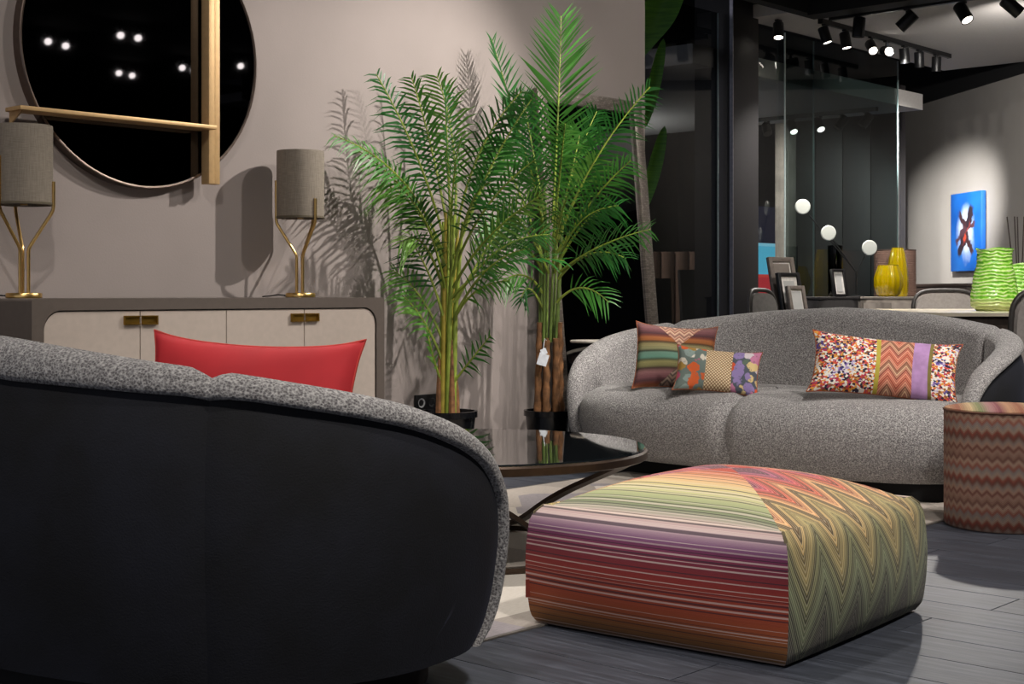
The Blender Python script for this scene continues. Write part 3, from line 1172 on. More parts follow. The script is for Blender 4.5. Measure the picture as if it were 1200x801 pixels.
# four doors clipped from one rounded front
dw = (SW - 0.10) / 4
for k in range(4):
    x0, x1 = -SW / 2 + 0.05 + k * dw + (0.0025 if k else 0), -SW / 2 + 0.05 + (k + 1) * dw - (0.0025 if k < 3 else 0)
    out = []
    full = rrect(SW - 0.10, SBH - SZ0 - 0.095, 0.066, 10)
    z0, z1 = min(p[1] for p in full), max(p[1] for p in full)
    if k == 0:
        out = [(x1, z1)] + [p for p in full if p[0] < -SW / 2 + 0.05 + 0.067] + [(x1, z0)]
    elif k == 3:
        out = [p for p in full if p[0] > SW / 2 - 0.05 - 0.067 and p[1] > 0] + [(x0, z1), (x0, z0)] + [p for p in full if p[0] > SW / 2 - 0.05 - 0.067 and p[1] < 0]
    else:
        out = [(x1, z1), (x0, z1), (x0, z0), (x1, z0)]
    bm = bmesh.new()
    a_prism(bm, out, lambda x, z: Vector((x, 0.006, z + zc)), lambda x, z: Vector((x, 0.028, z + zc)))
    d = fin('door', bm, DOORM, sb)
    edge_x = x1 if k % 2 == 0 else x0
    s = -1 if k % 2 == 0 else 1
    bm = bmesh.new()
    hc = Vector((edge_x + s * 0.036, 0.004, z1 + zc - 0.034))
    for dz_, hz_ in ((0.0145, 0.005), (-0.0145, 0.005)):
        a_box(bm, hc + Vector((0, -0.004, dz_)), (0.068, 0.01, hz_))
    a_box(bm, hc + Vector((s * 0.031, -0.004, 0)), (0.006, 0.01, 0.026))
    a_box(bm, hc, (0.066, 0.005, 0.03))
    fin('pull_handle', bm, plain('antique_brass', '#9c7a34', 0.35, 0.9), d, 40)['label'] = 'brass pull handle'
bm = bmesh.new()
a_box(bm, Vector((0, SD / 2 + 0.02, 0.05)), (SW - 0.2, SD - 0.12, 0.1))
fin('plinth', bm, BLACKM, sb)


# ------------------------------------------------------------------ table lamps
def lamp(label, loc, angles, heights):
    t = thing('table_lamp', label, 'lamp', loc)
    lathe('base', [(0, 0), (0.062, 0), (0.066, 0.003), (0.066, 0.016), (0.063, 0.02), (0, 0.02)], BRASS, t, 48)
    sr, z0, z1 = 0.104, 0.35, 0.65
    sh = lathe('lamp_shade', [(sr - 0.004, z0 + 0.004), (sr - 0.004, z1 - 0.004), (sr - 0.003, z1), (sr, z1), (sr + 0.001, z1 - 0.008), (sr + 0.001, z0 + 0.008), (sr, z0), (sr - 0.004, z0), (sr - 0.004, z0 + 0.004)], LINEN, t, 64)
    bm = bmesh.new()
    for zz in (z0 + 0.03,):
        for q in range(3):
            a = q * 2 * PI / 3
            a_tube(bm, [(0, 0, zz), (sr * math.cos(a) * 0.98, sr * math.sin(a) * 0.98, zz)], 0.002, 6)
    a_tube(bm, [(0, 0, zz - 0.03), (0, 0, zz + 0.06)], 0.014, 12)
    fin('shade_carrier', bm, BRASS, t, 50)
    for an, hh in zip(angles, heights):
        # angle measured in plan from the direction to the right of the view, anticlockwise
        a = math.radians(an) + math.atan2(RY, RX)
        ca, sa = math.cos(a), math.sin(a)
        path = [(0.017, 0.018), (0.017, 0.10), (0.017, 0.175), (0.019, 0.188), (0.025, 0.20), (0.06, 0.255), (0.098, 0.315), (0.106, 0.33), (0.109, 0.345), (0.109, 0.40), (0.109, hh)]
        tube('rod', [(r * ca, r * sa, z) for r, z in path], 0.0065, BRASS, t, 10)
    a = math.atan2(RY, RX) + PI
    tube('cord', [(0.06 * math.cos(a), 0.06 * math.sin(a), 0.008), (0.10 * math.cos(a), 0.10 * math.sin(a), 0.012), (0.13 * math.cos(a), 0.13 * math.sin(a) + 0.01, 0.006), (0.15 * math.cos(a), 0.15 * math.sin(a) + 0.03, 0.004)], 0.003, BLACK, t, 6)
    bm = bmesh.new()
    a_tube(bm, [(sr * math.cos(2 * PI * k / 48) * 1.008, sr * math.sin(2 * PI * k / 48) * 1.008, z0 + 0.006) for k in range(49)], 0.0022, 4, False, (0.004, 0.008))
    fin('hem', bm, plain('hem_olive', '#5f5646', 0.9), sh, 50)


lamp('brass table lamp with taupe shade standing under the mirror shelf end', (2.76, 5.0, SBH), (5, 236, 125), (0.44, 0.53, 0.50))
lamp('brass table lamp with taupe shade beside the palm shadows', (4.085, 4.99, SBH), (176, 315, 68), (0.52, 0.435, 0.48))

# ------------------------------------------------------------------ round wall mirror with brass bar and shelf
MC = Vector((3.375, WY, 1.85))
mr = thing('wall_mirror', 'round smoked wall mirror with brass bar and shelf', 'mirror', MC)
MRAD = 0.568
mg = NT('smoked_mirror')
mg.set(Base_Color='#5e5e64', Metallic=1.0, Roughness=0.02)


def disc_y(name, prof, mat, parent, n=96):
    """lathe about the y axis: prof of (radius, distance out of the wall)"""
    bm = bmesh.new()
    a_lathe(bm, prof, n)
    bmesh.ops.rotate(bm, verts=bm.verts, cent=(0, 0, 0), matrix=Matrix.Rotation(PI / 2, 3, 'X'))
    return fin(name, bm, mat, parent, 40)


disc_y('mirror_glass', [(0, 0.046), (MRAD - 0.010, 0.046), (MRAD - 0.010, 0.040), (0, 0.040)], mg.m, mr)
disc_y('rim', [(MRAD - 0.011, 0.0), (MRAD, 0.0), (MRAD, 0.050), (MRAD - 0.004, 0.053), (MRAD - 0.011, 0.050), (MRAD - 0.011, 0.0)], plain('bronze_rim', '#6e6058', 0.3, 0.85), mr)
# bar: two vertical strips with a shadow gap; shelf: thin plate
BX = 0.30
bm = bmesh.new()
a_box(bm, Vector((BX - 0.017, -0.085, 0.11)), (0.030, 0.055, 1.29), None, 0.002)
a_box(bm, Vector((BX + 0.017, -0.08, 0.11)), (0.030, 0.045, 1.29), None, 0.002)
fin('vertical_bar', bm, BRASSL, mr, 40)
bm = bmesh.new()
a_box(bm, Vector((-0.175, -0.105, -0.30)), (0.90, 0.115, 0.016), None, 0.002)
fin('shelf', bm, BRASSL, mr, 40)
bm = bmesh.new()
for xx in (-0.61,):
    a_prism(bm, [(-0.05, 0), (-0.15, 0), (-0.05, -0.05)], lambda y, z: Vector((xx, y, z - 0.308)), lambda y, z: Vector((xx + 0.006, y, z - 0.308)))
fin('bracket', bm, BRASSL, mr)

# ------------------------------------------------------------------ socket
so = thing('wall_socket', 'black double wall socket behind the palm trunk', 'socket', (5.03, WY, 0.30))
box('plate', (0, -0.006, 0), (0.15, 0.012, 0.082), BLACK, so, 0.003)
for s in (-1, 1):
    disc = bmesh.new()
    a_lathe(disc, [(0.022, 0.0), (0.024, 0.003), (0.018, 0.002), (0.016, -0.001), (0, -0.001)], 24)
    bmesh.ops.rotate(disc, verts=disc.verts, cent=(0, 0, 0), matrix=Matrix.Rotation(PI / 2, 3, 'X'))
    bmesh.ops.translate(disc, verts=disc.verts, vec=(s * 0.036, -0.0125, 0))
    fin('socket_insert', disc, plain('socket_grey', '#8a8a8c', 0.5) if s < 0 else BLACKM, so, 40)


# ------------------------------------------------------------------ palms
def m_leaf(name, a, b, c):
    g = NT(name)
    r = g.n('ObjectInfo').outputs['Random']
    f = g.noise(g.obj(), 9, 3)
    k = g.math('ADD', g.math('MULTIPLY', r, 0.6), g.math('MULTIPLY', f, 0.4))
    col = g.ramp(k, [(0.15, a), (0.5, b), (0.85, c)])
    g.set(Base_Color=col, Roughness=0.42, Specular_IOR_Level=0.5)
    tr = g.n('BsdfTranslucent')
    g.put(tr.inputs[0], col)
    mx = g.n('MixShader')
    mx.inputs[0].default_value = 0.22
    g.put(mx.inputs[1], g.b.outputs[0])
    g.put(mx.inputs[2], tr.outputs[0])
    g.put(g.t.nodes['Material Output'].inputs[0], mx.outputs[0])
    return g.m


LEAF1 = m_leaf('palm_green', '#2a5424', '#4a8434', '#86ac50')
LEAF2 = m_leaf('palm_deep_green', '#1c4a20', '#2c6a2a', '#55923c')
STEM = plain('stem_green', '#7f8f35', 0.5, 0, 0.2, 12)
STEMY = plain('stem_yellow', '#9a8a34', 0.5, 0, 0.2, 12)
BARK = plain('palm_bark', '#7d5636', 0.9, 0, 0.25, 25, 0.5)
SOIL = plain('soil', '#1c1611', 0.95, 0, 0.2, 40, 0.5)
POT = plain('black_pot', '#0d0e11', 0.18)


def frond(parent, p0, p1, p2, leaf, face, mat, density=0.85, lmin=0.18, droop=0.45, sweep=0.8, start=0.22):
    """p0 base, p1 bend control, p2 tip (local metres); leaf = leaflet length; face = side the blade shows"""
    p0, p1, p2 = Vector(p0), Vector(p1), Vector(p2)
    n = 30
    pts = [(1 - t) ** 2 * p0 + 2 * t * (1 - t) * p1 + t * t * p2 for t in (k / n for k in range(n + 1))]
    length = sum((b - a).length for a, b in zip(pts, pts[1:]))
    bm = bmesh.new()
    a_tube(bm, pts, [0.0065 * (1 - 0.8 * k / n) + 0.0012 for k in range(n + 1)], 5)
    fin('stalk', bm, STEM, parent, 60)
    bm = bmesh.new()
    face = Vector(face).normalized()
    m = int(length * (1 - start) / 0.021 * density)
    rng = random.Random(int(p2.x * 1000) * 31 + int(p2.z * 977))
    for j in range(m + 1):
        f = start + (1 - start) * (j + 0.5) / (m + 1)
        x = f * n
        i = min(int(x), n - 1)
        q = pts[i].lerp(pts[i + 1], x - i)
        d = (pts[i + 1] - pts[i]).normalized()
        up = (face - d * face.dot(d)).normalized()
        side = d.cross(up)
        prof = math.sin(PI * min(1, ((f - start) / (1 - start)) * 0.80 + 0.17)) ** 0.7
        for sg in (-1, 1):
            ll = 1.18 * leaf * (lmin + (1 - lmin) * prof) * rng.uniform(0.88, 1.06)
            swp = sweep * (0.75 + 0.6 * f) + rng.uniform(-0.1, 0.1)
            dirv = (side * sg * math.cos(swp * 0.85) + d * math.sin(swp * 0.85) + up * rng.uniform(0.05, 0.45)).normalized()
            wv = dirv.cross(up * 0.8 + side * sg * 0.25).normalized()
            wmax = 0.0062 * (0.7 + 0.4 * prof)
            prev = None
            dr = droop * rng.uniform(0.6, 1.3)
            for s_, wd_ in ((0.0, 0.3), (0.22, 1.0), (0.6, 0.75), (1.0, 0.04)):
                c = q + dirv * ll * s_ + Vector((0, 0, -1)) * dr * ll * s_ * s_
                a, b = bm.verts.new(c - wv * wmax * wd_), bm.verts.new(c + wv * wmax * wd_)
                if prev:
                    bm.faces.new((prev[0], prev[1], b, a))
                prev = (a, b)
    me = bpy.data.meshes.new('frond')
    bm.to_mesh(me)
    bm.free()
    me.materials.append(mat)
    o = bpy.data.objects.new('frond', me)
    return link(o, parent)


def palm_frame(x, y):
    """plan basis at the plant: right-of-view and away-from-view unit vectors"""
    return Vector((RX, RY, 0)), Vector((FX, FY, 0))


def pot(root, r0, r1, h):
    lathe('pot', [(0, 0), (r0, 0), (r0 + 0.004, 0.01), (r1 - 0.004, h - 0.03), (r1 + 0.006, h - 0.028), (r1 + 0.006, h), (r1 - 0.008, h), (r1 - 0.012, h - 0.04), (0, h - 0.04)], POT, root, 48)
    lathe('soil', [(r1 - 0.012, h - 0.036), (r1 * 0.6, h - 0.026), (0, h - 0.022)], SOIL, root, 32)


r_, f_ = palm_frame(0, 0)


def LP(a, d, z):
    return r_ * a + f_ * d + Vector((0, 0, z))


# left palm: metres right / away / up from its base
PA = W(-0.31, 6.9)
pa = thing('potted_palm', 'leafy palm with yellow green canes in a small black pot near the socket', 'plant', (PA.x, PA.y, 0))
pa.scale = (1.03, 1.03, 1.03)
pot(pa, 0.10, 0.135, 0.275)
for k in range(7):
    a = k * 2 * PI / 7 + 0.3
    rr = 0.028 if k else 0.0
    b = LP(rr * math.cos(a) * 1.1, rr * math.sin(a), 0.245)
    m_ = LP(rr * math.cos(a) * 1.2 + 0.01, rr * math.sin(a) * 1.3, 0.75)
    e = LP(rr * math.cos(a) * 1.8 + 0.03, rr * math.sin(a) * 2.0, 1.15 + 0.1 * random.random())
    tube('cane', [b, b.lerp(m_, .5), m_, m_.lerp(e, .5), e], [0.016, 0.014, 0.012, 0.010, 0.007], STEMY if k % 3 == 1 else STEM, pa, 8)
for k in range(4):
    a = k * PI / 2 + 0.5
    q = LP(0.045 * math.cos(a), 0.045 * math.sin(a), 0.24)
    tube('sheath', [q, q + Vector((0, 0, 0.12)), q * 0.9 + Vector((0, 0, 0.24 + 0.05 * k))], [0.018, 0.014, 0.006], BARK, pa, 7)
TOW = -f_                                     # towards the room
FA = [  # base(a,d,z), ctrl, tip, leaf, face
    ((0.0, -.02, 1.02), (-0.10, -.10, 1.45), (-0.335, -.05, 1.83), .17, TOW + r_ * .3),
    ((-.01, 0, 0.98), (-0.15, -.12, 1.42), (-0.475, -.20, 1.575), .15, Vector((0, 0, 1)) + TOW * .8),
    ((0.01, .05, 1.05), (-.06, .08, 1.50), (-0.16, .10, 1.84), .16, TOW),
    ((0.02, -.03, 1.10), (0.0, -.12, 1.50), (-0.005, -.10, 1.83), .13, TOW + r_ * 1.6),
    ((0.03, .06, 1.10), (0.06, .12, 1.55), (-0.06, .14, 1.86), .20, TOW),
    ((0.04, -.04, 1.08), (0.10, -.10, 1.50), (0.34, -.12, 1.80), .17, TOW - r_ * .5),
    ((0.04, -.06, 1.00), (0.16, -.16, 1.38), (0.37, -.20, 1.70), .17, TOW - r_ * .2),
    ((0.03, -.06, 0.92), (0.15, -.22, 1.25), (0.42, -.30, 1.47), .17, TOW + Vector((0, 0, .8))),
    ((0.03, -.06, 0.85), (0.16, -.26, 1.10), (0.44, -.35, 1.27), .15, TOW + Vector((0, 0, .9))),
    ((0.02, -.05, 0.80), (0.20, -.15, 1.02), (0.52, -.22, 1.02), .17, TOW + Vector((0, 0, 1.2))),
    ((-.01, -.05, 0.95), (-.12, -.10, 1.30), (-0.40, -.18, 1.47), .17, TOW + Vector((0, 0, .7))),
    ((-.02, -.05, 0.85), (-.10, -.18, 1.15), (-0.20, -.22, 1.10), .15, TOW + Vector((0, 0, .6))),
    ((-.02, -.03, 0.72), (-.08, -.06, 0.95), (-0.19, -.10, 1.07), .16, TOW),
    ((-.02, -.02, 0.60), (-.12, -.05, 0.86), (-0.255, -.06, 0.98), .15, TOW + Vector((0, 0, .3))),
    ((-.02, -.02, 0.50), (-.10, -.06, 0.73), (-0.21, -.08, 0.82), .14, TOW + Vector((0, 0, .5))),
    ((0.02, -.02, 0.40), (0.10, -.05, 0.50), (0.20, -.10, 0.68), .10, TOW),
    ((-.02, -.02, 0.40), (-.07, -.04, 0.50), (-0.085, -.06, 0.68), .08, TOW + r_),
    ((0.03, -.04, 0.70), (0.12, -.10, 0.88), (0.30, -.16, 0.93), .15, TOW + Vector((0, 0, .8))),
    ((0.03, 0.04, 1.00), (0.20, .10, 1.42), (0.28, .14, 1.55), .18, TOW),
    ((0.0, 0.06, 0.95), (-.16, .12, 1.30), (-0.30, .14, 1.38), .18, TOW),
    ((0.02, 0.03, 0.75), (0.18, .05, 1.05), (0.26, .06, 1.18), .17, TOW),
    ((0.03, -.08, 0.90), (0.10, -.25, 1.30), (0.20, -.40, 1.36), .16, TOW + Vector((0, 0, .7))),
    ((0.02, -.08, 0.95), (0.02, -.25, 1.35), (0.07, -.38, 1.52), .16, TOW + Vector((0, 0, .5))),
    ((0.03, -.05, 0.78), (0.22, -.12, 1.10), (0.47, -.16, 1.14), .17, TOW + Vector((0, 0, .6))),
    ((0.03, -.05, 0.70), (0.16, -.20, 0.98), (0.36, -.28, 1.02), .16, TOW + Vector((0, 0, .8))),
    ((-.01, -.06, 0.85), (-.06, -.22, 1.15), (-0.13, -.30, 1.28), .15, TOW + Vector((0, 0, .5))),
]
for i, (b, c, t, lf, fc) in enumerate(FA):
    rg = random.Random(i * 17 + 5)
    fc = Vector(fc).normalized() + r_ * rg.uniform(-.7, .7) + Vector((0, 0, rg.uniform(-.2, .5)))
    t = (t[0] + rg.uniform(-.02, .02), t[1], t[2] - (0.05 if i % 2 else 0.0))
    lim = (0.243 + 0.74 * t[0]) / 0.673 - 0.13
    if t[1] > lim:
        c = (c[0], c[1] - (t[1] - lim) * 0.5, c[2])
        t = (t[0], lim, t[2])
    frond(pa, LP(*b), LP(*c), LP(*t), lf, fc, LEAF1 if i % 3 else LEAF2, start=0.28, droop=rg.uniform(.25, .6), density=0.8)

PB = W(0.185, 7.30)
pb = thing('potted_palm', 'tall dark green palm with brown trunks in a black pot, white tag on it', 'plant', (PB.x, PB.y, 0))
pot(pb, 0.095, 0.12, 0.255)
for k in range(7):
    a = k * 2 * PI / 7
    rr = 0.06
    b = LP(rr * math.cos(a), rr * math.sin(a) * .8, 0.22)
    h = 0.70 - 0.12 * ((k * 3) % 4) / 3 + (0.03 if k % 2 else 0)
    e = LP(rr * math.cos(a) * 0.9 + 0.005, rr * math.sin(a) * .7, h)
    bm = bmesh.new()
    nn = 9
    a_tube(bm, [b.lerp(e, q / nn) + Vector((0.003 * math.sin(q * 2 + k), 0.003 * math.cos(q * 3), 0)) for q in range(nn + 1)], [0.021 * (1 - 0.3 * q / nn) * (1.12 if q % 2 else 0.92) for q in range(nn + 1)], 8)
    fin('trunk', bm, BARK, pb, 60)
for k in range(8):
    a = k * 2 * PI / 8 + .2
    b = LP(0.045 * math.cos(a), 0.035 * math.sin(a), 0.60)
    e = LP(0.06 * math.cos(a) + 0.02, 0.06 * math.sin(a), 1.30)
    tube('cane', [b, b.lerp(e, .33), b.lerp(e, .66), e], [0.008, 0.007, 0.006, 0.005], plain('stem_deep', '#5c7030', 0.5, 0, 0.2, 12), pb, 7)
FB = [
    ((0.02, -.05, 1.20), (0.05, -.14, 1.75), (0.062, -.10, 2.24), .225, TOW),
    ((0.02, -.06, 1.10), (0.06, -.30, 1.55), (0.07, -.42, 1.66), .17, TOW + Vector((0, 0, .6))),
    ((-.02, .03, 1.20), (-.15, .05, 1.70), (-0.29, .05, 2.15), .15, TOW + r_ * 1.2),
    ((0.04, -.04, 1.10), (0.20, -.14, 1.55), (0.50, -.20, 1.87), .19, TOW - r_ * .3 + Vector((0, 0, .4))),
    ((0.04, -.04, 1.05), (0.22, -.20, 1.35), (0.40, -.26, 1.50), .17, TOW + Vector((0, 0, .4))),
    ((0.05, -.04, 0.95), (0.22, -.20, 1.10), (0.49, -.30, 1.16), .17, TOW + Vector((0, 0, .9))),
    ((0.05, -.03, 0.92), (0.20, -.12, 1.12), (0.38, -.20, 1.02), .17, TOW + Vector((0, 0, .9))),
    ((0.03, -.05, 0.95), (0.10, -.25, 1.22), (0.26, -.34, 1.26), .18, TOW + Vector((0, 0, .6))),
    ((0.0, -.05, 0.95), (-.10, -.20, 1.20), (-0.26, -.28, 1.30), .18, TOW + Vector((0, 0, .5))),
    ((-.03, -.03, 0.85), (-.12, -.12, 1.00), (-0.24, -.16, 0.90), .15, TOW + Vector((0, 0, .6))),
    ((-.02, -.03, 1.00), (-.16, -.10, 1.45), (-0.30, -.12, 1.62), .18, TOW),
    ((0.03, .02, 1.15), (0.16, .03, 1.60), (0.25, .04, 1.78), .19, TOW),
    ((0.0, .03, 1.15), (-.08, .04, 1.60), (-0.13, .04, 1.85), .19, TOW),
    ((0.02, -.04, 1.05), (0.16, -.10, 1.40), (0.24, -.12, 1.52), .19, TOW),
    ((-.02, -.02, 0.75), (-.10, -.06, 0.95), (-0.14, -.10, 0.82), .12, TOW),
    ((0.03, -.02, 1.10), (0.13, -.02, 1.50), (0.16, -.02, 1.66), .20, TOW),
    ((0.04, -.06, 0.98), (0.18, -.18, 1.28), (0.34, -.22, 1.28), .18, TOW + Vector((0, 0, .6))),
    ((0.02, -.07, 0.98), (0.05, -.30, 1.32), (0.12, -.44, 1.36), .17, TOW + Vector((0, 0, .7))),
    ((0.0, -.06, 1.00), (-.06, -.28, 1.36), (-0.10, -.38, 1.46), .17, TOW + Vector((0, 0, .6))),
    ((0.04, -.04, 0.80), (0.16, -.10, 0.95), (0.30, -.14, 0.80), .14, TOW + Vector((0, 0, .6))),
    ((-.02, -.03, 0.95), (-.18, -.08, 1.22), (-0.34, -.10, 1.18), .17, TOW + Vector((0, 0, .5))),
]
for i, (b, c, t, lf, fc) in enumerate(FB):
    up_ = i in (0, 2, 12, 15)
    frond(pb, LP(*b), LP(*c), LP(*t), lf * (1.05 if i == 0 else 1), fc, LEAF1 if i % 4 == 1 else LEAF2, start=0.25, density=0.85, droop=0.06 if up_ else 0.42, sweep=0.85 if up_ else 0.8)
bm = bmesh.new()
a_box(bm, LP(-0.03, -0.10, 0.515), (0.05, 0.004, 0.06), Matrix.Rotation(HEAD - PI / 2, 3, 'Z') @ Matrix.Rotation(0.3, 3, 'Y'))
a_box(bm, LP(-0.025, -0.098, 0.555), (0.03, 0.003, 0.03), Matrix.Rotation(HEAD - PI / 2, 3, 'Z') @ Matrix.Rotation(-0.4, 3, 'Y'))
a_tube(bm, [LP(-0.03, -0.10, 0.55), LP(-0.02, -0.07, 0.62), LP(0, -0.045, 0.60)], 0.0015, 5)
fin('paper_tag', bm, plain('paper_white', '#dfe3ea', 0.7), pb)['label'] = 'crumpled white paper tag'

# ------------------------------------------------------------------ leaning mirror
lm = thing('leaning_mirror', 'tall leaning mirror with textured silver frame behind the palm', 'mirror', (6.24, 4.905, 0))
lean = math.asin(0.20 / 1.97)
lm.rotation_euler = (-lean, 0, math.radians(-3))
LW, LH, FWd = 0.87, 1.97, 0.075


def m_mosaic():
    g = NT('silver_mosaic')
    b = g.n('TexBrick')
    g.put(b.inputs['Vector'], g.mapv(g.obj(), (1, 1, 1), (0, 0, 0), (PI / 2, 0, 0)))
    b.inputs['Scale'].default_value = 24
    b.inputs['Color1'].default_value = hx('#857b73')
    b.inputs['Color2'].default_value = hx('#685f58')
    b.inputs['Mortar'].default_value = hx('#4e4640')
    b.inputs['Mortar Size'].default_value = 0.02
    g.set(Base_Color=b.outputs[0], Metallic=0.5, Roughness=0.45)
    g.bump(b.outputs['Fac'], 0.5, 0.004)
    return g.m


MOS = m_mosaic()
for nm, c, s in (('frame_side', (-LW / 2 + FWd / 2, 0, LH / 2), (FWd, 0.04, LH)), ('frame_side', (LW / 2 - FWd / 2, 0, LH / 2), (FWd, 0.04, LH)),
                 ('frame_rail', (0, 0, LH - FWd / 2), (LW - 2 * FWd, 0.04, FWd)), ('frame_rail', (0, 0, FWd / 2), (LW - 2 * FWd, 0.04, FWd))):
    box(nm, c, s, MOS, lm, 0.006)
lg = NT('mirror_silver')
lg.set(Base_Color='#a8a8ac', Metallic=1.0, Roughness=0.02)
box('mirror_glass', (0, 0.006, LH / 2), (LW - 2 * FWd + 0.004, 0.01, LH - 2 * FWd + 0.004), lg.m, lm)

# small round side table by the palm
st = thing('side_table', 'small round pale side table on a thin stem behind the sofa arm', 'table', (5.86, 4.76, 0))
lathe('table_top', [(0, 0.588), (0.11, 0.588), (0.118, 0.592), (0.118, 0.598), (0.114, 0.602), (0, 0.602)], plain('ivory_lacquer', '#d0c8bd', 0.4), st, 48)
tube('stem', [(0, 0, 0.012), (0, 0, 0.3), (0, 0, 0.588)], 0.009, BRONZE, st, 10)
lathe('foot', [(0, 0), (0.09, 0), (0.092, 0.006), (0.02, 0.014), (0, 0.014)], BRONZE, st, 40)

# ------------------------------------------------------------------ track lights in view and above the lounge
LENS_ON = emit('lamp_on', '#fff4e6', 9.0)
LENS_OFF = plain('lamp_off', '#3a3838', 0.3)
GLOW = emit('lamp_glow', '#fff6ea', 16.0)


def track(label, p0, p1, z):
    p0, p1 = Vector((*p0, z)), Vector((*p1, z))
    t = thing('light_track', label, 'track', ((p0 + p1) / 2), math.atan2(p1.y - p0.y, p1.x - p0.x))
    ln = (p1 - p0).length
    box('rail', (0, 0, -0.018), (ln, 0.036, 0.036), BLACK, t)
    for s in (-1, 1):
        box('end_cap', (s * (ln / 2 + 0.004), 0, -0.018), (0.008, 0.04, 0.04), BLACKM, t)
    return t


def head(label, loc, aim, lens, group, r=0.042, ln=0.13):
    """cylinder spotlight hanging below loc, pointing along aim"""
    t = thing('track_spotlight', label, 'spotlight', loc, 0, group)
    d = Vector(aim).normalized()
    q = d.to_track_quat('-Z', 'Y').to_matrix()
    bm = bmesh.new()
    a_tube(bm, [(0, 0, 0), (0, 0, -0.06)], 0.012, 8)
    a_box(bm, Vector((0, 0, -0.006)), (0.06, 0.03, 0.012))
    fin('bracket', bm, BLACK, t, 50)
    bm = bmesh.new()
    a_lathe(bm, [(0, 0.5 * ln), (r - 0.004, 0.5 * ln), (r, 0.46 * ln), (r, -0.5 * ln), (r - 0.006, -0.5 * ln), (r - 0.008, -0.42 * ln), (0, -0.42 * ln)], 28)
    bmesh.ops.transform(bm, matrix=Matrix.Translation((0, 0, -0.085)) @ q.to_4x4(), verts=bm.verts)
    fin('housing', bm, BLACK, t, 40)
    bm = bmesh.new()
    a_lathe(bm, [(0, -0.44 * ln), (r - 0.009, -0.44 * ln), (r - 0.009, -0.46 * ln), (0, -0.47 * ln)], 24)
    bmesh.ops.transform(bm, matrix=Matrix.Translation((0, 0, -0.085)) @ q.to_4x4(), verts=bm.verts)
    fin('lens', bm, lens, t, 40)


track('black light track pointing from the column along the white ceiling', (9.95, 5.78), (12.2, 5.78), 3.0)
hd = [(10.02, (0.1, -0.3, -1), LENS_ON), (10.34, (0, -0.2, -1), LENS_ON), (10.77, (-0.9, -0.9, -1), LENS_ON), (11.03, (-1, -1.1, -0.3), GLOW),
      (11.35, (0.2, 0, -1), LENS_OFF), (11.62, (0.25, 0.1, -1), LENS_OFF), (11.95, (0.1, 0.1, -1), LENS_OFF)]
for (x, a, l), lab in zip(hd, ('lit black spotlight at the column end of the long track', 'second lit spotlight from the column end of the long track',
                              'lit spotlight tilted on the long track next to the glaring one', 'glaring black spotlight on the long track, turned to face the room',
                              'unlit spotlight on the long track right next to the glaring one', 'middle one of three unlit spotlights on the long track',
                              'unlit spotlight at the far tip of the long track')):
    head(lab, (x, 5.78, 2.965), a, l, 'spotlights on the long ceiling track')
track('black light track running across the white ceiling over the dining table', (9.9, 5.66), (9.9, 2.4), 3.0)
for y, a, l, lab in ((5.42, (0, 0.1, -1), LENS_OFF, 'unlit spotlight hanging straight at the crossing track end'),
                     (5.02, (-0.2, 0.9, -0.8), LENS_OFF, 'unlit spotlight tilted toward the column on the crossing track'),
                     (4.58, (-0.3, -0.8, -1.2), LENS_ON, 'lit spotlight tilted away from the column on the crossing track'),
                     (4.22, (0.6, -0.6, -0.7), LENS_OFF, 'unlit spotlight tilted toward the grey wall on the crossing track')):
    head(lab, (9.9, y, 2.965), a, l, 'spotlights on the crossing track', 0.047, 0.15)
track('black light track under the dropped slab behind the glass', (12.3, 6.55), (12.3, 8.1), 2.6)
for y, a, l in ((7.75, (-.6, -.6, -1), LENS_OFF), (7.46, (-.5, -.7, -1), LENS_ON), (7.16, (-.5, -.7, -1), LENS_ON), (6.92, (-.6, .5, -1), LENS_OFF), (6.66, (-.6, .5, -1), LENS_OFF)):
    lab = {7.75: 'unlit slab spotlight in front of the concrete column', 7.46: 'lit slab spotlight on the concrete column side', 7.16: 'lit slab spotlight next to the two unlit ones',
           6.92: 'unlit slab spotlight beside a lit one', 6.66: 'unlit slab spotlight at the outer track end'}[y]
    head(lab, (12.3, y, 2.565), a, l, 'spotlights under the dropped slab', 0.045, 0.14)
head('lit spotlight on the ceiling strip near the charcoal column', (9.72, 6.02, 2.99), (-.3, -.2, -1), LENS_ON, 'spotlights near the column')
# over the lounge: one head for each beam (seen in the mirror)
for k, (p, a) in enumerate(SPOTS):
    head('lit black spotlight on the dark lounge ceiling', (p.x, p.y, CEIL), a - p, LENS_ON, 'spotlights over the lounge', 0.045, 0.13)
REAR = ((6.82, -1.69), (7.05, -1.78), (7.09, -0.93), (7.27, -0.93), (8.29, -2.85), (8.48, -2.9), (8.53, -2.07), (8.71, -2.12), (8.86, -1.54))
for x, y in REAR:
    head('lit black spotlight on the dark ceiling behind the view', (x, y, CEIL), (-0.35, 0.9, -0.6), LENS_ON, 'spotlights on the rear ceiling')

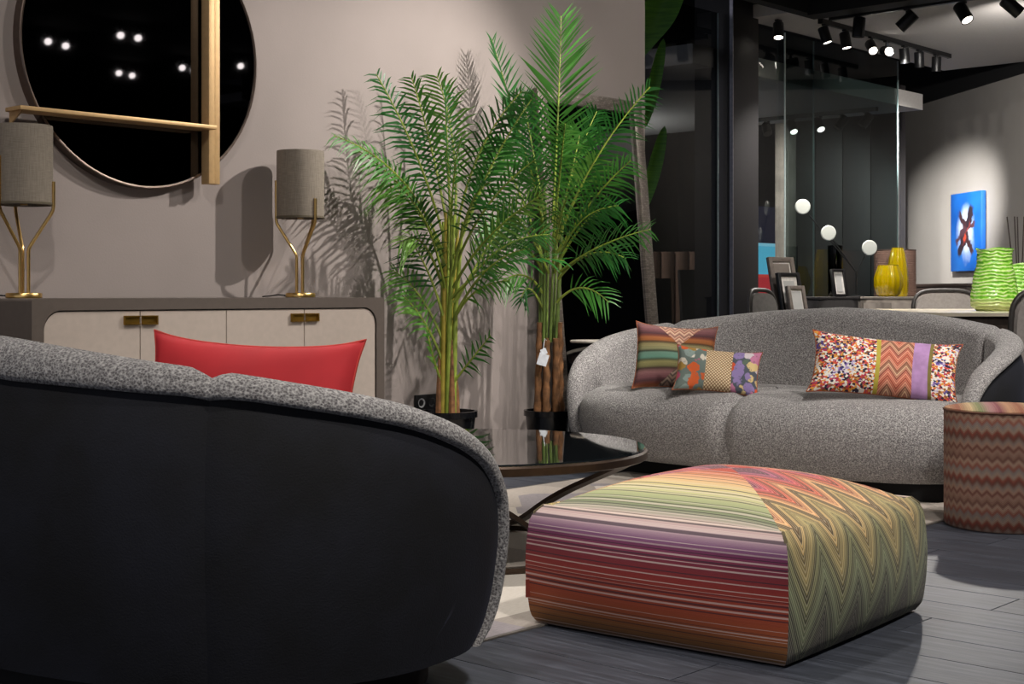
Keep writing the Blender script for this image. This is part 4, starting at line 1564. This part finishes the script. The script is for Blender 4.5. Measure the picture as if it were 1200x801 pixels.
# ------------------------------------------------------------------ showroom beyond: dining table, chairs, cabinets, decor
DT = thing('dining_table', 'cream topped dining table standing behind the sofa', 'table', (*W(2.72, 8.75).xy, 0), math.radians(-45))
bm = bmesh.new()
ol = rrect(1.0, 1.9, 0.2, 8)
a_prism(bm, ol, lambda x, y: Vector((x, y, 0.722)), lambda x, y: Vector((x, y, 0.742)))
fin('table_top', bm, plain('cream_stone', '#d8cdb8', 0.25, 0, 0.04, 6), DT, 40)
bm = bmesh.new()
a_prism(bm, rrect(0.95, 1.85, 0.18, 8), lambda x, y: Vector((x, y, 0.66)), lambda x, y: Vector((x, y, 0.722)))
fin('apron', bm, plain('walnut_dark', '#3c312b', 0.5, 0, 0.1), DT, 40)
for sx in (-1, 1):
    for sy in (-1, 1):
        tube('leg', [(sx * 0.33, sy * 0.7, 0.68), (sx * 0.36, sy * 0.74, 0)], [0.03, 0.02], plain('walnut_dark', '#3c312b', 0.5, 0, 0.1), DT, 10)

CHF = plain('chair_frame_dark', '#3a3634', 0.45)
CHU = plain('chair_taupe', '#a39b96', 0.8, 0, 0.05, 60)


def chair(label, loc, rz, scale=1.0, uph=None):
    """front is local -y"""
    t = thing('dining_chair', label, 'chair', loc, rz, 'dining chairs round the cream table')
    uph = uph or CHU
    w = 0.46 * scale
    bm = bmesh.new()
    a_prism(bm, rrect(w, 0.46, 0.09, 6), lambda x, y: Vector((x, y, 0.42)), lambda x, y: Vector((x, y, 0.48)))
    fin('seat', bm, uph, t, 40)
    # back: padded panel with a dark rim, arched top
    outl = [(-w / 2 + 0.02, 0.46)] + [(-w / 2 + 0.0, 0.62)] + [(w / 2 * math.copysign(abs(math.cos(a)) ** 0.5, math.cos(a)), 0.72 + 0.15 * abs(math.sin(a)) ** 0.75) for a in [PI - PI * k / 16 for k in range(17)]] + [(w / 2, 0.62), (w / 2 - 0.02, 0.46)]

    def bk(off):
        return lambda x, z: Vector((x * 1.0, 0.20 + off + 0.08 * (z - 0.46) - 0.10 * (x / w) ** 2, z))
    bm = bmesh.new()
    a_prism(bm, [(x * 0.93, 0.46 + (z - 0.46) * 0.95) for x, z in outl], bk(-0.022), bk(0.022))
    fin('backrest', bm, uph, t, 40)
    bm = bmesh.new()
    a_tube(bm, [bk(0)(x, z) for x, z in outl], 0.014, 8)
    fin('back_frame', bm, CHF, t, 60)
    for sx in (-1, 1):
        for sy in (-1, 1):
            tube('leg', [(sx * (w / 2 - 0.05), sy * 0.17, 0.43), (sx * (w / 2 - 0.03), sy * 0.2, 0)], [0.017, 0.011], CHF, t, 8)


c1 = W(3.04, 9.85)
chair('taupe dining chair facing across the table below the brown drum', (c1.x, c1.y, 0), math.radians(-47.7 - 0))
c2 = W(1.77, 9.2)
chair('grey dining chair beside the stacked picture frames', (c2.x, c2.y, 0), math.radians(-5), 0.62, plain('chair_grey', '#6a6663', 0.8))
c3 = W(2.49, 6.95)
chair('dark framed dining chair right behind the sofa corner', (c3.x, c3.y, 0), math.radians(150), 1.0)

# cabinets
cb = thing('display_cabinet', 'pale grey low display cabinet holding the yellow vases', 'cabinet', (11.2, 5.93, 0))
PG = plain('pale_oak_grey', '#a79d94', 0.6, 0, 0.08, 9)
box('body', (0, 0, 0.43), (1.42, 0.42, 0.74), PG, cb, 0.004)
for k in range(3):
    dd = box('door', (-0.47 + k * 0.47, -0.218, 0.42), (0.462, 0.016, 0.70), PG, cb, 0.003)
    box('knob', (-0.47 + k * 0.47 + 0.18, -0.232, 0.55), (0.02, 0.014, 0.02), BRONZE, dd, 0.003)
box('top', (0, 0, 0.809), (1.46, 0.45, 0.018), PG, cb, 0.003)
box('plinth', (0, 0, 0.03), (1.3, 0.34, 0.06), BLACKM, cb)
CBT = 0.818
db = thing('dark_cabinet', 'dark charcoal cabinet beside the pale grey one', 'cabinet', (10.13, 5.93, 0))
box('body', (0, 0, 0.43), (0.62, 0.42, 0.74), CHARC, db, 0.004)
box('top', (0, 0, 0.809), (0.64, 0.45, 0.018), CHARC, db, 0.003)
box('plinth', (0, 0, 0.03), (0.5, 0.34, 0.06), BLACKM, db)


# yellow fluted vases
def fluted(name, label, loc, prof, mat, flutes=14, depth=0.06, n=84):
    t = thing(name, label, 'vase', loc, 0, None)
    bm = bmesh.new()
    rings = []
    for r, z in prof:
        rings.append([bm.verts.new((r * (1 - depth * abs(math.sin(flutes * PI * k / n))) * math.cos(2 * PI * k / n), r * (1 - depth * abs(math.sin(flutes * PI * k / n))) * math.sin(2 * PI * k / n), z)) for k in range(n)])
    for a, b in zip(rings, rings[1:]):
        for k in range(n):
            bm.faces.new((a[k], a[(k + 1) % n], b[(k + 1) % n], b[k]))
    bm.faces.new(rings[0])
    fin('body', bm, mat, t, 60)
    r, z = prof[-1]
    lathe('lip', [(r * 0.97, z - 0.004), (r * 1.0, z + 0.003), (r * 0.9, z + 0.003), (r * 0.86, z - 0.006)], mat, t, 48)
    lathe('inner_wall', [(r * 0.86, z - 0.004), (prof[len(prof) // 2][0] * 0.8, prof[len(prof) // 2][1]), (prof[0][0] * 0.8, 0.02), (0, 0.015)], mat, t, 40)
    return t


YEL = NT('yellow_glass')
YEL.set(Base_Color='#b09600', Roughness=0.15, Transmission_Weight=0.15, Coat_Weight=0.4)
v1 = Vector((11.10, 5.80, CBT))
fluted('fluted_vase', 'short rounded yellow fluted vase beside the taller one', v1, [(0.07, 0), (0.098, 0.02), (0.122, 0.09), (0.122, 0.16), (0.098, 0.23), (0.085, 0.265)], YEL.m)
fluted('fluted_vase', 'tall slim yellow fluted vase in front of the brown drum', (11.42, 5.88, CBT), [(0.08, 0), (0.088, 0.02), (0.092, 0.15), (0.082, 0.28), (0.062, 0.38), (0.05, 0.42)], YEL.m, 12)
dr = thing('ribbed_drum', 'brown ribbed drum shaped side piece behind the yellow vases', 'drum', (11.68, 6.04, CBT))
DRM = plain('ribbed_brown', '#7a5f54', 0.7, 0, 0.06)
prof = [(0, 0), (0.175, 0)]
for k in range(24):
    z = 0.006 + k * 0.0165
    prof += [(0.180, z), (0.182, z + 0.006), (0.182, z + 0.010), (0.179, z + 0.0135)]
prof += [(0.178, 0.405), (0, 0.405)]
lathe('body', prof, DRM, dr, 64, (0, 0, 0), 30)
lathe('lid', [(0, 0.405), (0.182, 0.405), (0.184, 0.409), (0.180, 0.414), (0, 0.414)], plain('lid_dark', '#4a3c36', 0.6), dr, 64)


def picture_frame(label, loc, rz, w, h, lean_deg, fw, fmat, mat_in, depth=0.025, mount=0.0):
    t = thing('picture_frame', label, 'frame', loc, rz, None)
    t.rotation_euler = (math.radians(-lean_deg), 0, rz)
    bm = bmesh.new()
    for c, s in (((-w / 2 + fw / 2, 0, h / 2), (fw, depth, h)), ((w / 2 - fw / 2, 0, h / 2), (fw, depth, h)), ((0, 0, h - fw / 2), (w - 2 * fw, depth, fw)), ((0, 0, fw / 2), (w - 2 * fw, depth, fw))):
        a_box(bm, Vector(c), s, None, 0.004)
    fin('moulding', bm, fmat, t, 40)
    box('mount', (0, 0.004, h / 2), (w - 2 * fw, 0.008, h - 2 * fw), plain('mount_white', '#d8d4cf', 0.6), t)
    if mat_in:
        box('picture', (0, -0.001, h / 2), (w - 2 * fw - 2 * mount, 0.004, h - 2 * fw - 2 * mount), mat_in, t)
    box('backing', (0, 0.0125, h / 2), (w - 2 * fw, 0.008, h - 2 * fw), BLACKM, t)


FGR = plain('frame_grey_oak', '#6f655e', 0.5, 0, 0.1)
FBK = plain('frame_black', '#161416', 0.35)
PIC = plain('picture_grey', '#b9b8b6', 0.4, 0, 0.1, 5)
PICD = plain('picture_taupe', '#857b74', 0.5, 0, 0.1, 5)
rzf = math.radians(-47.7 + 35)
fb = W(1.98, 10.12)
pf = thing('display_plinth', 'low dark plinth carrying the stacked picture frames', 'plinth', (fb.x, fb.y, 0), rzf)
box('body', (0, 0, 0.3), (0.42, 0.34, 0.58), CHARC, pf, 0.004)
box('top', (0, 0, 0.60), (0.44, 0.36, 0.02), CHARC, pf, 0.003)
for i, (w, h, dy, dx, m_in, fm, lab) in enumerate(((0.25, 0.50, 0.05, 0.03, PICD, FGR, 'tall grey oak picture frame at the back of the stack'),
                                                    (0.22, 0.385, -0.02, 0.01, PIC, FBK, 'middle picture frame with wide white mount in the stack'),
                                                    (0.17, 0.29, -0.09, -0.01, PIC, FGR, 'small picture frame at the front of the stack'))):
    o = Matrix.Rotation(rzf, 3, 'Z') @ Vector((dx, dy, 0))
    picture_frame(lab, (fb.x + o.x, fb.y + o.y, 0.615), rzf, w, h, 12, 0.028 + 0.008 * (i == 0), fm, m_in, 0.03, 0.03 if i == 1 else 0.012)
sf = Vector((10.30, 5.80, CBT + 0.002))
picture_frame('small black edged picture frame standing on the dark cabinet', sf, math.radians(-47.7 + 25), 0.135, 0.225, 12, 0.02, FBK, PIC, 0.03, 0.02)

# three disc lamp
dl = thing('disc_lamp', 'black three armed lamp with white discs on the cabinet', 'lamp', (10.55, 5.80, CBT))
lathe('base', [(0, 0), (0.07, 0), (0.072, 0.006), (0.01, 0.014), (0, 0.014)], BLACK, dl, 32)


def dlp(px_, py_):
    # offsets in the plane facing the room: metres right, metres up from the base
    return r_ * px_ + Vector((0, 0, py_))


root_pt = dlp(0.0, 0.20)
tube('stem', [(0, 0, 0.01), dlp(0, 0.1), root_pt], 0.007, BLACK, dl, 8)
discm = emit('disc_glow', '#c9cdc6', 0.06)
for (ex, ez) in ((-0.44, 0.735), (-0.23, 0.52), (0.105, 0.40)):
    e = dlp(ex, ez)
    tube('arm', [root_pt, root_pt.lerp(e, .5), e], 0.005, BLACK, dl, 8)
    bm = bmesh.new()
    a_lathe(bm, [(0, 0.012), (0.056, 0.010), (0.062, 0.004), (0.062, -0.004), (0.056, -0.010), (0, -0.012)], 36)
    q = Vector((-f_.x, -f_.y, 0)).to_track_quat('Z', 'Y').to_matrix().to_4x4()
    bmesh.ops.transform(bm, matrix=Matrix.Translation(e - f_ * 0.015) @ q, verts=bm.verts)
    fin('disc', bm, discm, dl, 40)['label'] = 'round white disc'

ov = thing('smoked_vase', 'slim olive smoked glass vase behind the disc lamp', 'vase', (10.62, 6.03, CBT))
OLV = m_glass_tint('olive_glass', '#6a6434')
lathe('body', [(0, 0), (0.055, 0), (0.06, 0.01), (0.062, 0.42), (0.058, 0.42), (0.055, 0.012), (0, 0.012)], OLV, ov, 40)
lathe('lip', [(0.058, 0.418), (0.064, 0.42), (0.064, 0.426), (0.058, 0.426), (0.058, 0.418)], OLV, ov, 40)

# blue painting and dark console on the grey wall


def on_wall(t):
    return wc0 + wdir * t


def wall_t(px_):
    k = (px_ - 600) / 1680
    dx, dy = FX + k * RX, FY + k * RY
    # wc0 + wdir t parallel to (dx,dy)
    return (wc0.x * dy - wc0.y * dx) / (wdir.y * dx - wdir.x * dy)


def m_paint():
    g = NT('painting_blue')
    o = g.obj()
    wv = g.n('VectorMath', operation='MULTIPLY_ADD')
    nz = g.n('TexNoise')
    nz.inputs['Scale'].default_value = 5
    g.put(nz.inputs['Vector'], o)
    g.put(wv.inputs[0], nz.outputs['Color'])
    wv.inputs[1].default_value = (0.22, 0, 0.22)
    wv.inputs[2].default_value = (-0.11, 0, -0.11)
    ad = g.n('VectorMath', operation='ADD')
    g.put(ad.inputs[0], wv.outputs[0])
    g.put(ad.inputs[1], o)
    x, y, z = g.xyz(ad.outputs[0])
    sky = g.ramp(g.noise(o, 2.2, 4), [(0.3, '#0a4290'), (0.6, '#1860b4'), (0.8, '#2472c4')])
    rad = g.n('VectorMath', operation='LENGTH')
    g.put(rad.inputs[0], g.mapv(o, (1.5, 0, 1.0), (0, 0, 0)))
    d = g.math('ADD', rad.outputs['Value'], g.math('MULTIPLY', g.noise(o, 7, 4), 0.22))
    c = g.mix(g.ramp(d, [(0.22, 1.0), (0.42, 0.0)]), sky, '#c3d2e6')
    # dark strokes crossing
    s1 = g.math('ABSOLUTE', g.math('SUBTRACT', z, g.math('MULTIPLY', x, 1.7)))
    s2 = g.math('ABSOLUTE', g.math('ADD', z, g.math('MULTIPLY', x, 1.3)))
    n = g.math('MULTIPLY', g.noise(o, 14, 3), 0.12)
    near = g.ramp(d, [(0.40, 1.0), (0.45, 0.0)])
    k1 = g.math('MULTIPLY', g.ramp(g.math('ADD', s1, n), [(0.15, 1.0), (0.17, 0.0)]), near)
    k2 = g.math('MULTIPLY', g.ramp(g.math('ADD', s2, n), [(0.12, 1.0), (0.15, 0.0)]), near)
    c = g.mix(k1, c, '#2a2028')
    c = g.mix(k2, c, '#3a2428')
    k3 = g.math('MULTIPLY', g.ramp(g.math('ADD', g.math('ABSOLUTE', g.math('SUBTRACT', z, g.math('MULTIPLY', x, 0.35))), n), [(0.085, 1.0), (0.10, 0.0)]), near)
    c = g.mix(k3, c, '#4a3038')
    red = g.math('MULTIPLY', g.ramp(g.math('ADD', g.math('ABSOLUTE', g.math('ADD', g.math('SUBTRACT', z, g.math('MULTIPLY', x, 1.4)), 0.05)), n), [(0.07, 1.0), (0.09, 0.0)]), g.ramp(d, [(0.2, 1.0), (0.30, 0.0)]))
    c = g.mix(red, c, '#b8402c')
    g.set(Base_Color=c, Roughness=0.5)
    return g.m


ta, tb_ = wall_t(1121), wall_t(1157)
pc = on_wall((ta + tb_) / 2) + wn * 0.04
pz0, pz1 = 1.07, 1.86
pt = thing('blue_painting', 'upright bright blue abstract painting on the grey wall', 'painting', (pc.x, pc.y, (pz0 + pz1) / 2), ang + PI)
pwid = abs(tb_ - ta)
box('canvas', (0, 0.0, 0), (pwid, 0.05, pz1 - pz0), m_paint(), pt, 0.004)
box('stretcher', (0, 0.028, 0), (pwid - 0.04, 0.008, pz1 - pz0 - 0.04), plain('pine', '#a08a68', 0.8), pt)

tc0, tc1 = wall_t(1096), wall_t(1190)
cc_ = on_wall((tc0 + tc1) / 2) + wn * 0.26
cs = thing('wall_console', 'dark brown console cabinet standing under the blue painting', 'cabinet', (cc_.x, cc_.y, 0), ang + PI)
WAL = plain('dark_walnut', '#3d312c', 0.5, 0, 0.1)
cl_ = abs(tc1 - tc0)
box('body', (0, 0, 0.49), (cl_, 0.44, 0.84), WAL, cs, 0.004)
for k in range(4):
    box('door', (-cl_ / 2 + (k + .5) * cl_ / 4, -0.228, 0.49), (cl_ / 4 - 0.01, 0.014, 0.80), WAL, cs, 0.003)
box('top', (0, 0, 0.925), (cl_ + 0.02, 0.46, 0.03), WAL, cs, 0.003)
box('plinth', (0, 0, 0.035), (cl_ - 0.2, 0.36, 0.07), BLACKM, cs)


# green glass vases on the dining table
def m_green():
    g = NT('green_wave_glass')
    o = g.obj()
    n = g.noise(o, 34, 3)
    x, y, z = g.xyz(o)
    w = g.n('TexWave', wave_type='BANDS', bands_direction='Z')
    g.put(w.inputs['Vector'], o)
    w.inputs['Scale'].default_value = 15
    w.inputs['Distortion'].default_value = 6.0
    w.inputs['Detail'].default_value = 2
    f = g.math('ADD', g.math('MULTIPLY', w.outputs['Fac'], 0.45), g.math('MULTIPLY', n, 0.62))
    col = g.ramp(f, [(0.25, '#58ac24'), (0.45, '#8cd83e'), (0.65, '#c0f274'), (0.85, '#eefcca')])
    low = g.ramp(z, [(0.055, 1.0), (0.075, 0.0)])
    col = g.mix(g.math('MULTIPLY', low, 0.7), col, '#cfd08a')
    g.set(Base_Color=col, Roughness=0.2, Coat_Weight=0.5)
    g.bump(f, 0.8, 0.012)
    return g.m


GRN = m_green()


def ribbed_vase(label, loc, prof, rz=0):
    t = thing('ribbed_vase', label, 'vase', loc, rz, None)
    bm = bmesh.new()
    n = 48
    # dense profile with horizontal ribs, oval plan
    zs = [prof[-1][1] * k / 60 for k in range(61)]
    rings = []
    for z in zs:
        r = interp(z, [(q[1], q[0]) for q in prof])
        r *= 1 + (0.013 * math.sin(z * 260) if z > 0.05 else 0)
        rings.append([bm.verts.new((r * math.cos(2 * PI * k / n) * (1 + 0.02 * math.sin(5 * 2 * PI * k / n)), 0.72 * r * math.sin(2 * PI * k / n), z + 0.006 * math.sin(6 * PI * k / n) * z / 0.3)) for k in range(n)])
    for a, b in zip(rings, rings[1:]):
        for k in range(n):
            bm.faces.new((a[k], a[(k + 1) % n], b[(k + 1) % n], b[k]))
    bm.faces.new(rings[0])
    fin('body', bm, GRN, t, 70)
    bm = bmesh.new()
    ins = []
    for f, z in ((0.97, prof[-1][1] - 0.002), (0.86, prof[-1][1] - 0.02), (0.8, 0.06), (0.5, 0.02)):
        r = interp(z, [(q[1], q[0]) for q in prof]) * f
        ins.append([bm.verts.new((r * math.cos(2 * PI * k / n), 0.72 * r * math.sin(2 * PI * k / n), z)) for k in range(n)])
    for a, b in zip(ins, ins[1:]):
        for k in range(n):
            bm.faces.new((a[k], a[(k + 1) % n], b[(k + 1) % n], b[k]))
    bm.faces.new(ins[-1])
    fin('inner_wall', bm, GRN, t, 70)
    return t


gv = W(2.88, 8.55)
rv = HEAD - PI / 2
ribbed_vase('tall bright green ribbed glass vase on the dining table', (gv.x, gv.y, 0.742), [(0.105, 0), (0.14, 0.03), (0.142, 0.08), (0.125, 0.20), (0.105, 0.28), (0.103, 0.345), (0.112, 0.37)], rv)
gv2 = W(3.10, 8.75)
ribbed_vase('shorter green ribbed glass vase holding dark reeds', (gv2.x, gv2.y, 0.742), [(0.08, 0), (0.11, 0.03), (0.112, 0.10), (0.10, 0.20), (0.092, 0.27), (0.096, 0.285)], rv)
for k, (a, d) in enumerate(((-0.075, 0.01), (-0.04, -0.02), (-0.01, 0.015), (0.02, -0.015), (0.05, 0.01))):
    b = gv2 + r_ * (a * 0.2 + 0.0) + Vector((0, 0, 0.775))
    e = gv2 + r_ * (a * 1.0 + 0.0) + f_ * d + Vector((0, 0, 1.315))
    o = tube('reed', [Vector((0, 0, 0)), (e - b) * 0.5, e - b], 0.0038, plain('reed_dark', '#3a3030', 0.8), None, 6)
    o.location = b
    tag(o, 'thin dark reed stick standing in the shorter green vase', 'reed', 'reeds in the green vase')

# behind the smoked glass: tufted headboard and dark high-backed chairs, broad leaves by the wall end
hb = W(1.61, 13.6)
tf = thing('tufted_sofa', 'beige channel tufted high back seat behind the smoked glass', 'seat', (hb.x, hb.y, 0), rv)
TUF = plain('beige_velvet', '#8a6a58', 0.8, 0, 0.06)
for k in range(7):
    bm = bmesh.new()
    x = -0.40 + k * 0.132
    ol = [(0.066 * math.cos(a) * 0.98, -0.06 * math.sin(a)) for a in [PI * q / 10 for q in range(11)]] + [(-0.064, 0.05), (0.064, 0.05)]
    a_prism(bm, ol, lambda u, v: Vector((x + u, v, 0.42)), lambda u, v: Vector((x + u, v * 0.8, 1.24)))
    fin('channel', bm, TUF, tf, 50)
box('seat', (0, -0.3, 0.32), (0.86, 0.6, 0.2), TUF, tf, 0.03)
box('base', (0, -0.3, 0.11), (0.8, 0.55, 0.22), BLACKM, tf)


def tall_chair(label, loc, rz, w, h):
    t = thing('high_back_chair', label, 'chair', loc, rz, None)
    bm = bmesh.new()
    a_prism(bm, [(-w / 2 * 0.8, 0.4), (w / 2 * 0.8, 0.4), (w / 2, h), (-w / 2 * 0.75, h)], lambda x, z: Vector((x, 0.16 + 0.18 * (z - 0.4), z)), lambda x, z: Vector((x, 0.22 + 0.18 * (z - 0.4), z)))
    fin('backrest', bm, BLACKM, t)
    box('seat', (0, 0, 0.42), (w * 0.85, 0.42, 0.08), BLACKM, t, 0.01)
    for sx in (-1, 1):
        for sy in (-1, 1):
            tube('leg', [(sx * w * 0.36, sy * 0.16, 0.4), (sx * w * 0.4, sy * 0.2, 0)], [0.018, 0.012], BLACKM, t, 8)


h1, h2 = W(1.388, 12.5), W(1.60, 12.05)
tall_chair('narrow black high back chair behind the smoked glass', (h1.x, h1.y, 0), rv + 0.25, 0.19, 0.98)
tall_chair('broad black high back chair behind the smoked glass', (h2.x, h2.y, 0), rv + 0.25, 0.25, 1.05)

# broad-leaf plant past the wall end
BL = NT('banana_leaf')
o_ = BL.obj()
BL.set(Base_Color=BL.ramp(BL.noise(BL.mapv(o_, (3, 3, 40)), 2, 3), [(0.3, '#35681c'), (0.7, '#5a9228')]), Roughness=0.4)
bp = W(0.98, 9.7)
bpl = thing('broadleaf_plant', 'tall broad leaved green plant beyond the wall end', 'plant', (bp.x, bp.y, 0))
pot(bpl, 0.14, 0.18, 0.36)
for pts, wid, i0f in (([(-.10, 0, .3), (-.2, 0, 1.2), (-.22, 0, 2.0), (-.14, 0, 2.45), (0.0, -.05, 2.72), (0.17, -.1, 3.1)], 0.15, 0.60),
                      ([(-.02, 0, .3), (-.16, .02, 1.2), (-.15, 0, 1.75), (-.075, 0, 2.02), (-.01, 0, 2.3), (0.045, 0, 2.57)], 0.05, 0.58),
                      ([(-.05, .02, .3), (-.16, .03, 0.8), (-.14, 0, 1.20), (-.08, 0, 1.45), (-.01, -.01, 1.72), (0.05, -.02, 1.975)], 0.055, 0.58)):
    P = [LP(*q) for q in pts]
    dn = []
    for i in range(len(P) - 1):
        p0, p1, p2, p3 = P[max(i - 1, 0)], P[i], P[i + 1], P[min(i + 2, len(P) - 1)]
        for k in range(6):
            t = k / 6
            dn.append(0.5 * (2 * p1 + (p2 - p0) * t + (2 * p0 - 5 * p1 + 4 * p2 - p3) * t * t + (3 * p1 - p0 - 3 * p2 + p3) * t ** 3))
    dn.append(P[-1])
    n = len(dn) - 1
    tube('stalk', dn[:int(n * i0f) + 2], [0.018 - 0.008 * k / n for k in range(int(n * i0f) + 2)], STEM, bpl, 8)
    bm = bmesh.new()
    rows = []
    i0 = int(n * i0f)
    for i in range(i0, n + 1):
        f = (i - i0) / (n - i0)
        ww = wid * max(0.02, math.sin(PI * (0.08 + 0.92 * f)) ** 0.6)
        c = dn[i]
        rows.append([bm.verts.new(c + r_ * ww * s * .9 - f_ * (abs(s) * ww * 0.35) + f_ * 0.004 * (i % 2)) for s in (-1, -.5, 0, .5, 1)])
    for a, b in zip(rows, rows[1:]):
        for k in range(4):
            bm.faces.new((a[k], a[k + 1], b[k + 1], b[k]))
    fin('leaf', bm, BL.m, bpl, 180)

# distant poster seen past the column
dp = thing('distant_display', 'distant red and blue display panel with added glow behind the concrete column', 'display', (15.6, 9.95, 0), PI / 2 * 0)
gd = NT('display_print')
x_, y_, z_ = gd.xyz(gd.obj())
gd.set(Base_Color=gd.ramp(gd.math('MULTIPLY', z_, 0.5), [(0.28, '#c8c0d0'), (0.36, '#b83038'), (0.52, '#c84038'), (0.54, '#58b8d8'), (0.72, '#88c8e0'), (0.74, '#202030')], 'CONSTANT'), Roughness=0.5)
gd.put(gd.b.inputs['Emission Color'], gd.b.inputs['Base Color'].links[0].from_socket)
gd.b.inputs['Emission Strength'].default_value = 0.7  # glow added to the print so it shows in the dark
box('panel', (0, 0, 1.0), (0.9, 0.04, 1.9), gd.m, dp)
box('foot', (0, 0, 0.02), (0.9, 0.3, 0.04), BLACKM, dp)

# ------------------------------------------------------------------ lights of the room beyond, two added uplighters last
spot((10.9, 5.66, 2.86), tuple(on_wall(wall_t(1108)) + Vector((0, 0, 1.4))), 2300, 34, 1.0, 0.08, (1, 0.97, 0.93))
spot((9.9, 4.58, 2.86), (8.5, 3.8, 0.7), 300, 90, 0.8, 0.05)
spot((10.34, 5.74, 2.86), (11.0, 5.8, 0.8), 150, 90, 0.8, 0.05)
spot((10.02, 5.74, 2.86), (9.6, 5.6, 0.6), 200, 100, 0.8, 0.05)
spot((9.9, 4.22, 2.86), tuple(on_wall(wall_t(1180)) + Vector((0, 0, 1.5))), 260, 95, 0.9, 0.05)
spot((12.3, 7.3, 2.42), (13.4, 8.0, 1.5), 150, 110, 0.9, 0.05)
spot((9.4, 8.8, 2.5), (10.6, 7.6, 0.9), 160, 110, 0.9, 0.05)


def added_uplight(label, loc, power):  # added uplighter, out of view, only to brighten the ceiling above it
    t = thing('added_uplight_lamp', label, 'lamp', loc)
    lathe('base', [(0, 0), (0.14, 0), (0.142, 0.01), (0.02, 0.024), (0, 0.024)], BLACK, t, 40)
    tube('pole', [(0, 0, 0.02), (0, 0, 0.8), (0, 0, 1.62)], 0.012, BLACK, t, 10)
    lathe('bowl', [(0.012, 1.60), (0.08, 1.63), (0.15, 1.70), (0.154, 1.70), (0.084, 1.622), (0.012, 1.592)], BLACK, t, 40)
    lathe('bulb', [(0, 1.63), (0.03, 1.64), (0.035, 1.66), (0, 1.69)], LENS_ON, t, 20)
    spot((loc[0], loc[1], 1.72), (loc[0], loc[1], 3.0), power, 150, 0.6, 0.06)


added_uplight('added out-of-view black uplighter past the dining table', (11.6, 3.0, 0), 130)
added_uplight('added out-of-view black uplighter behind the taupe wall', (11.2, 9.6, 0), 200)
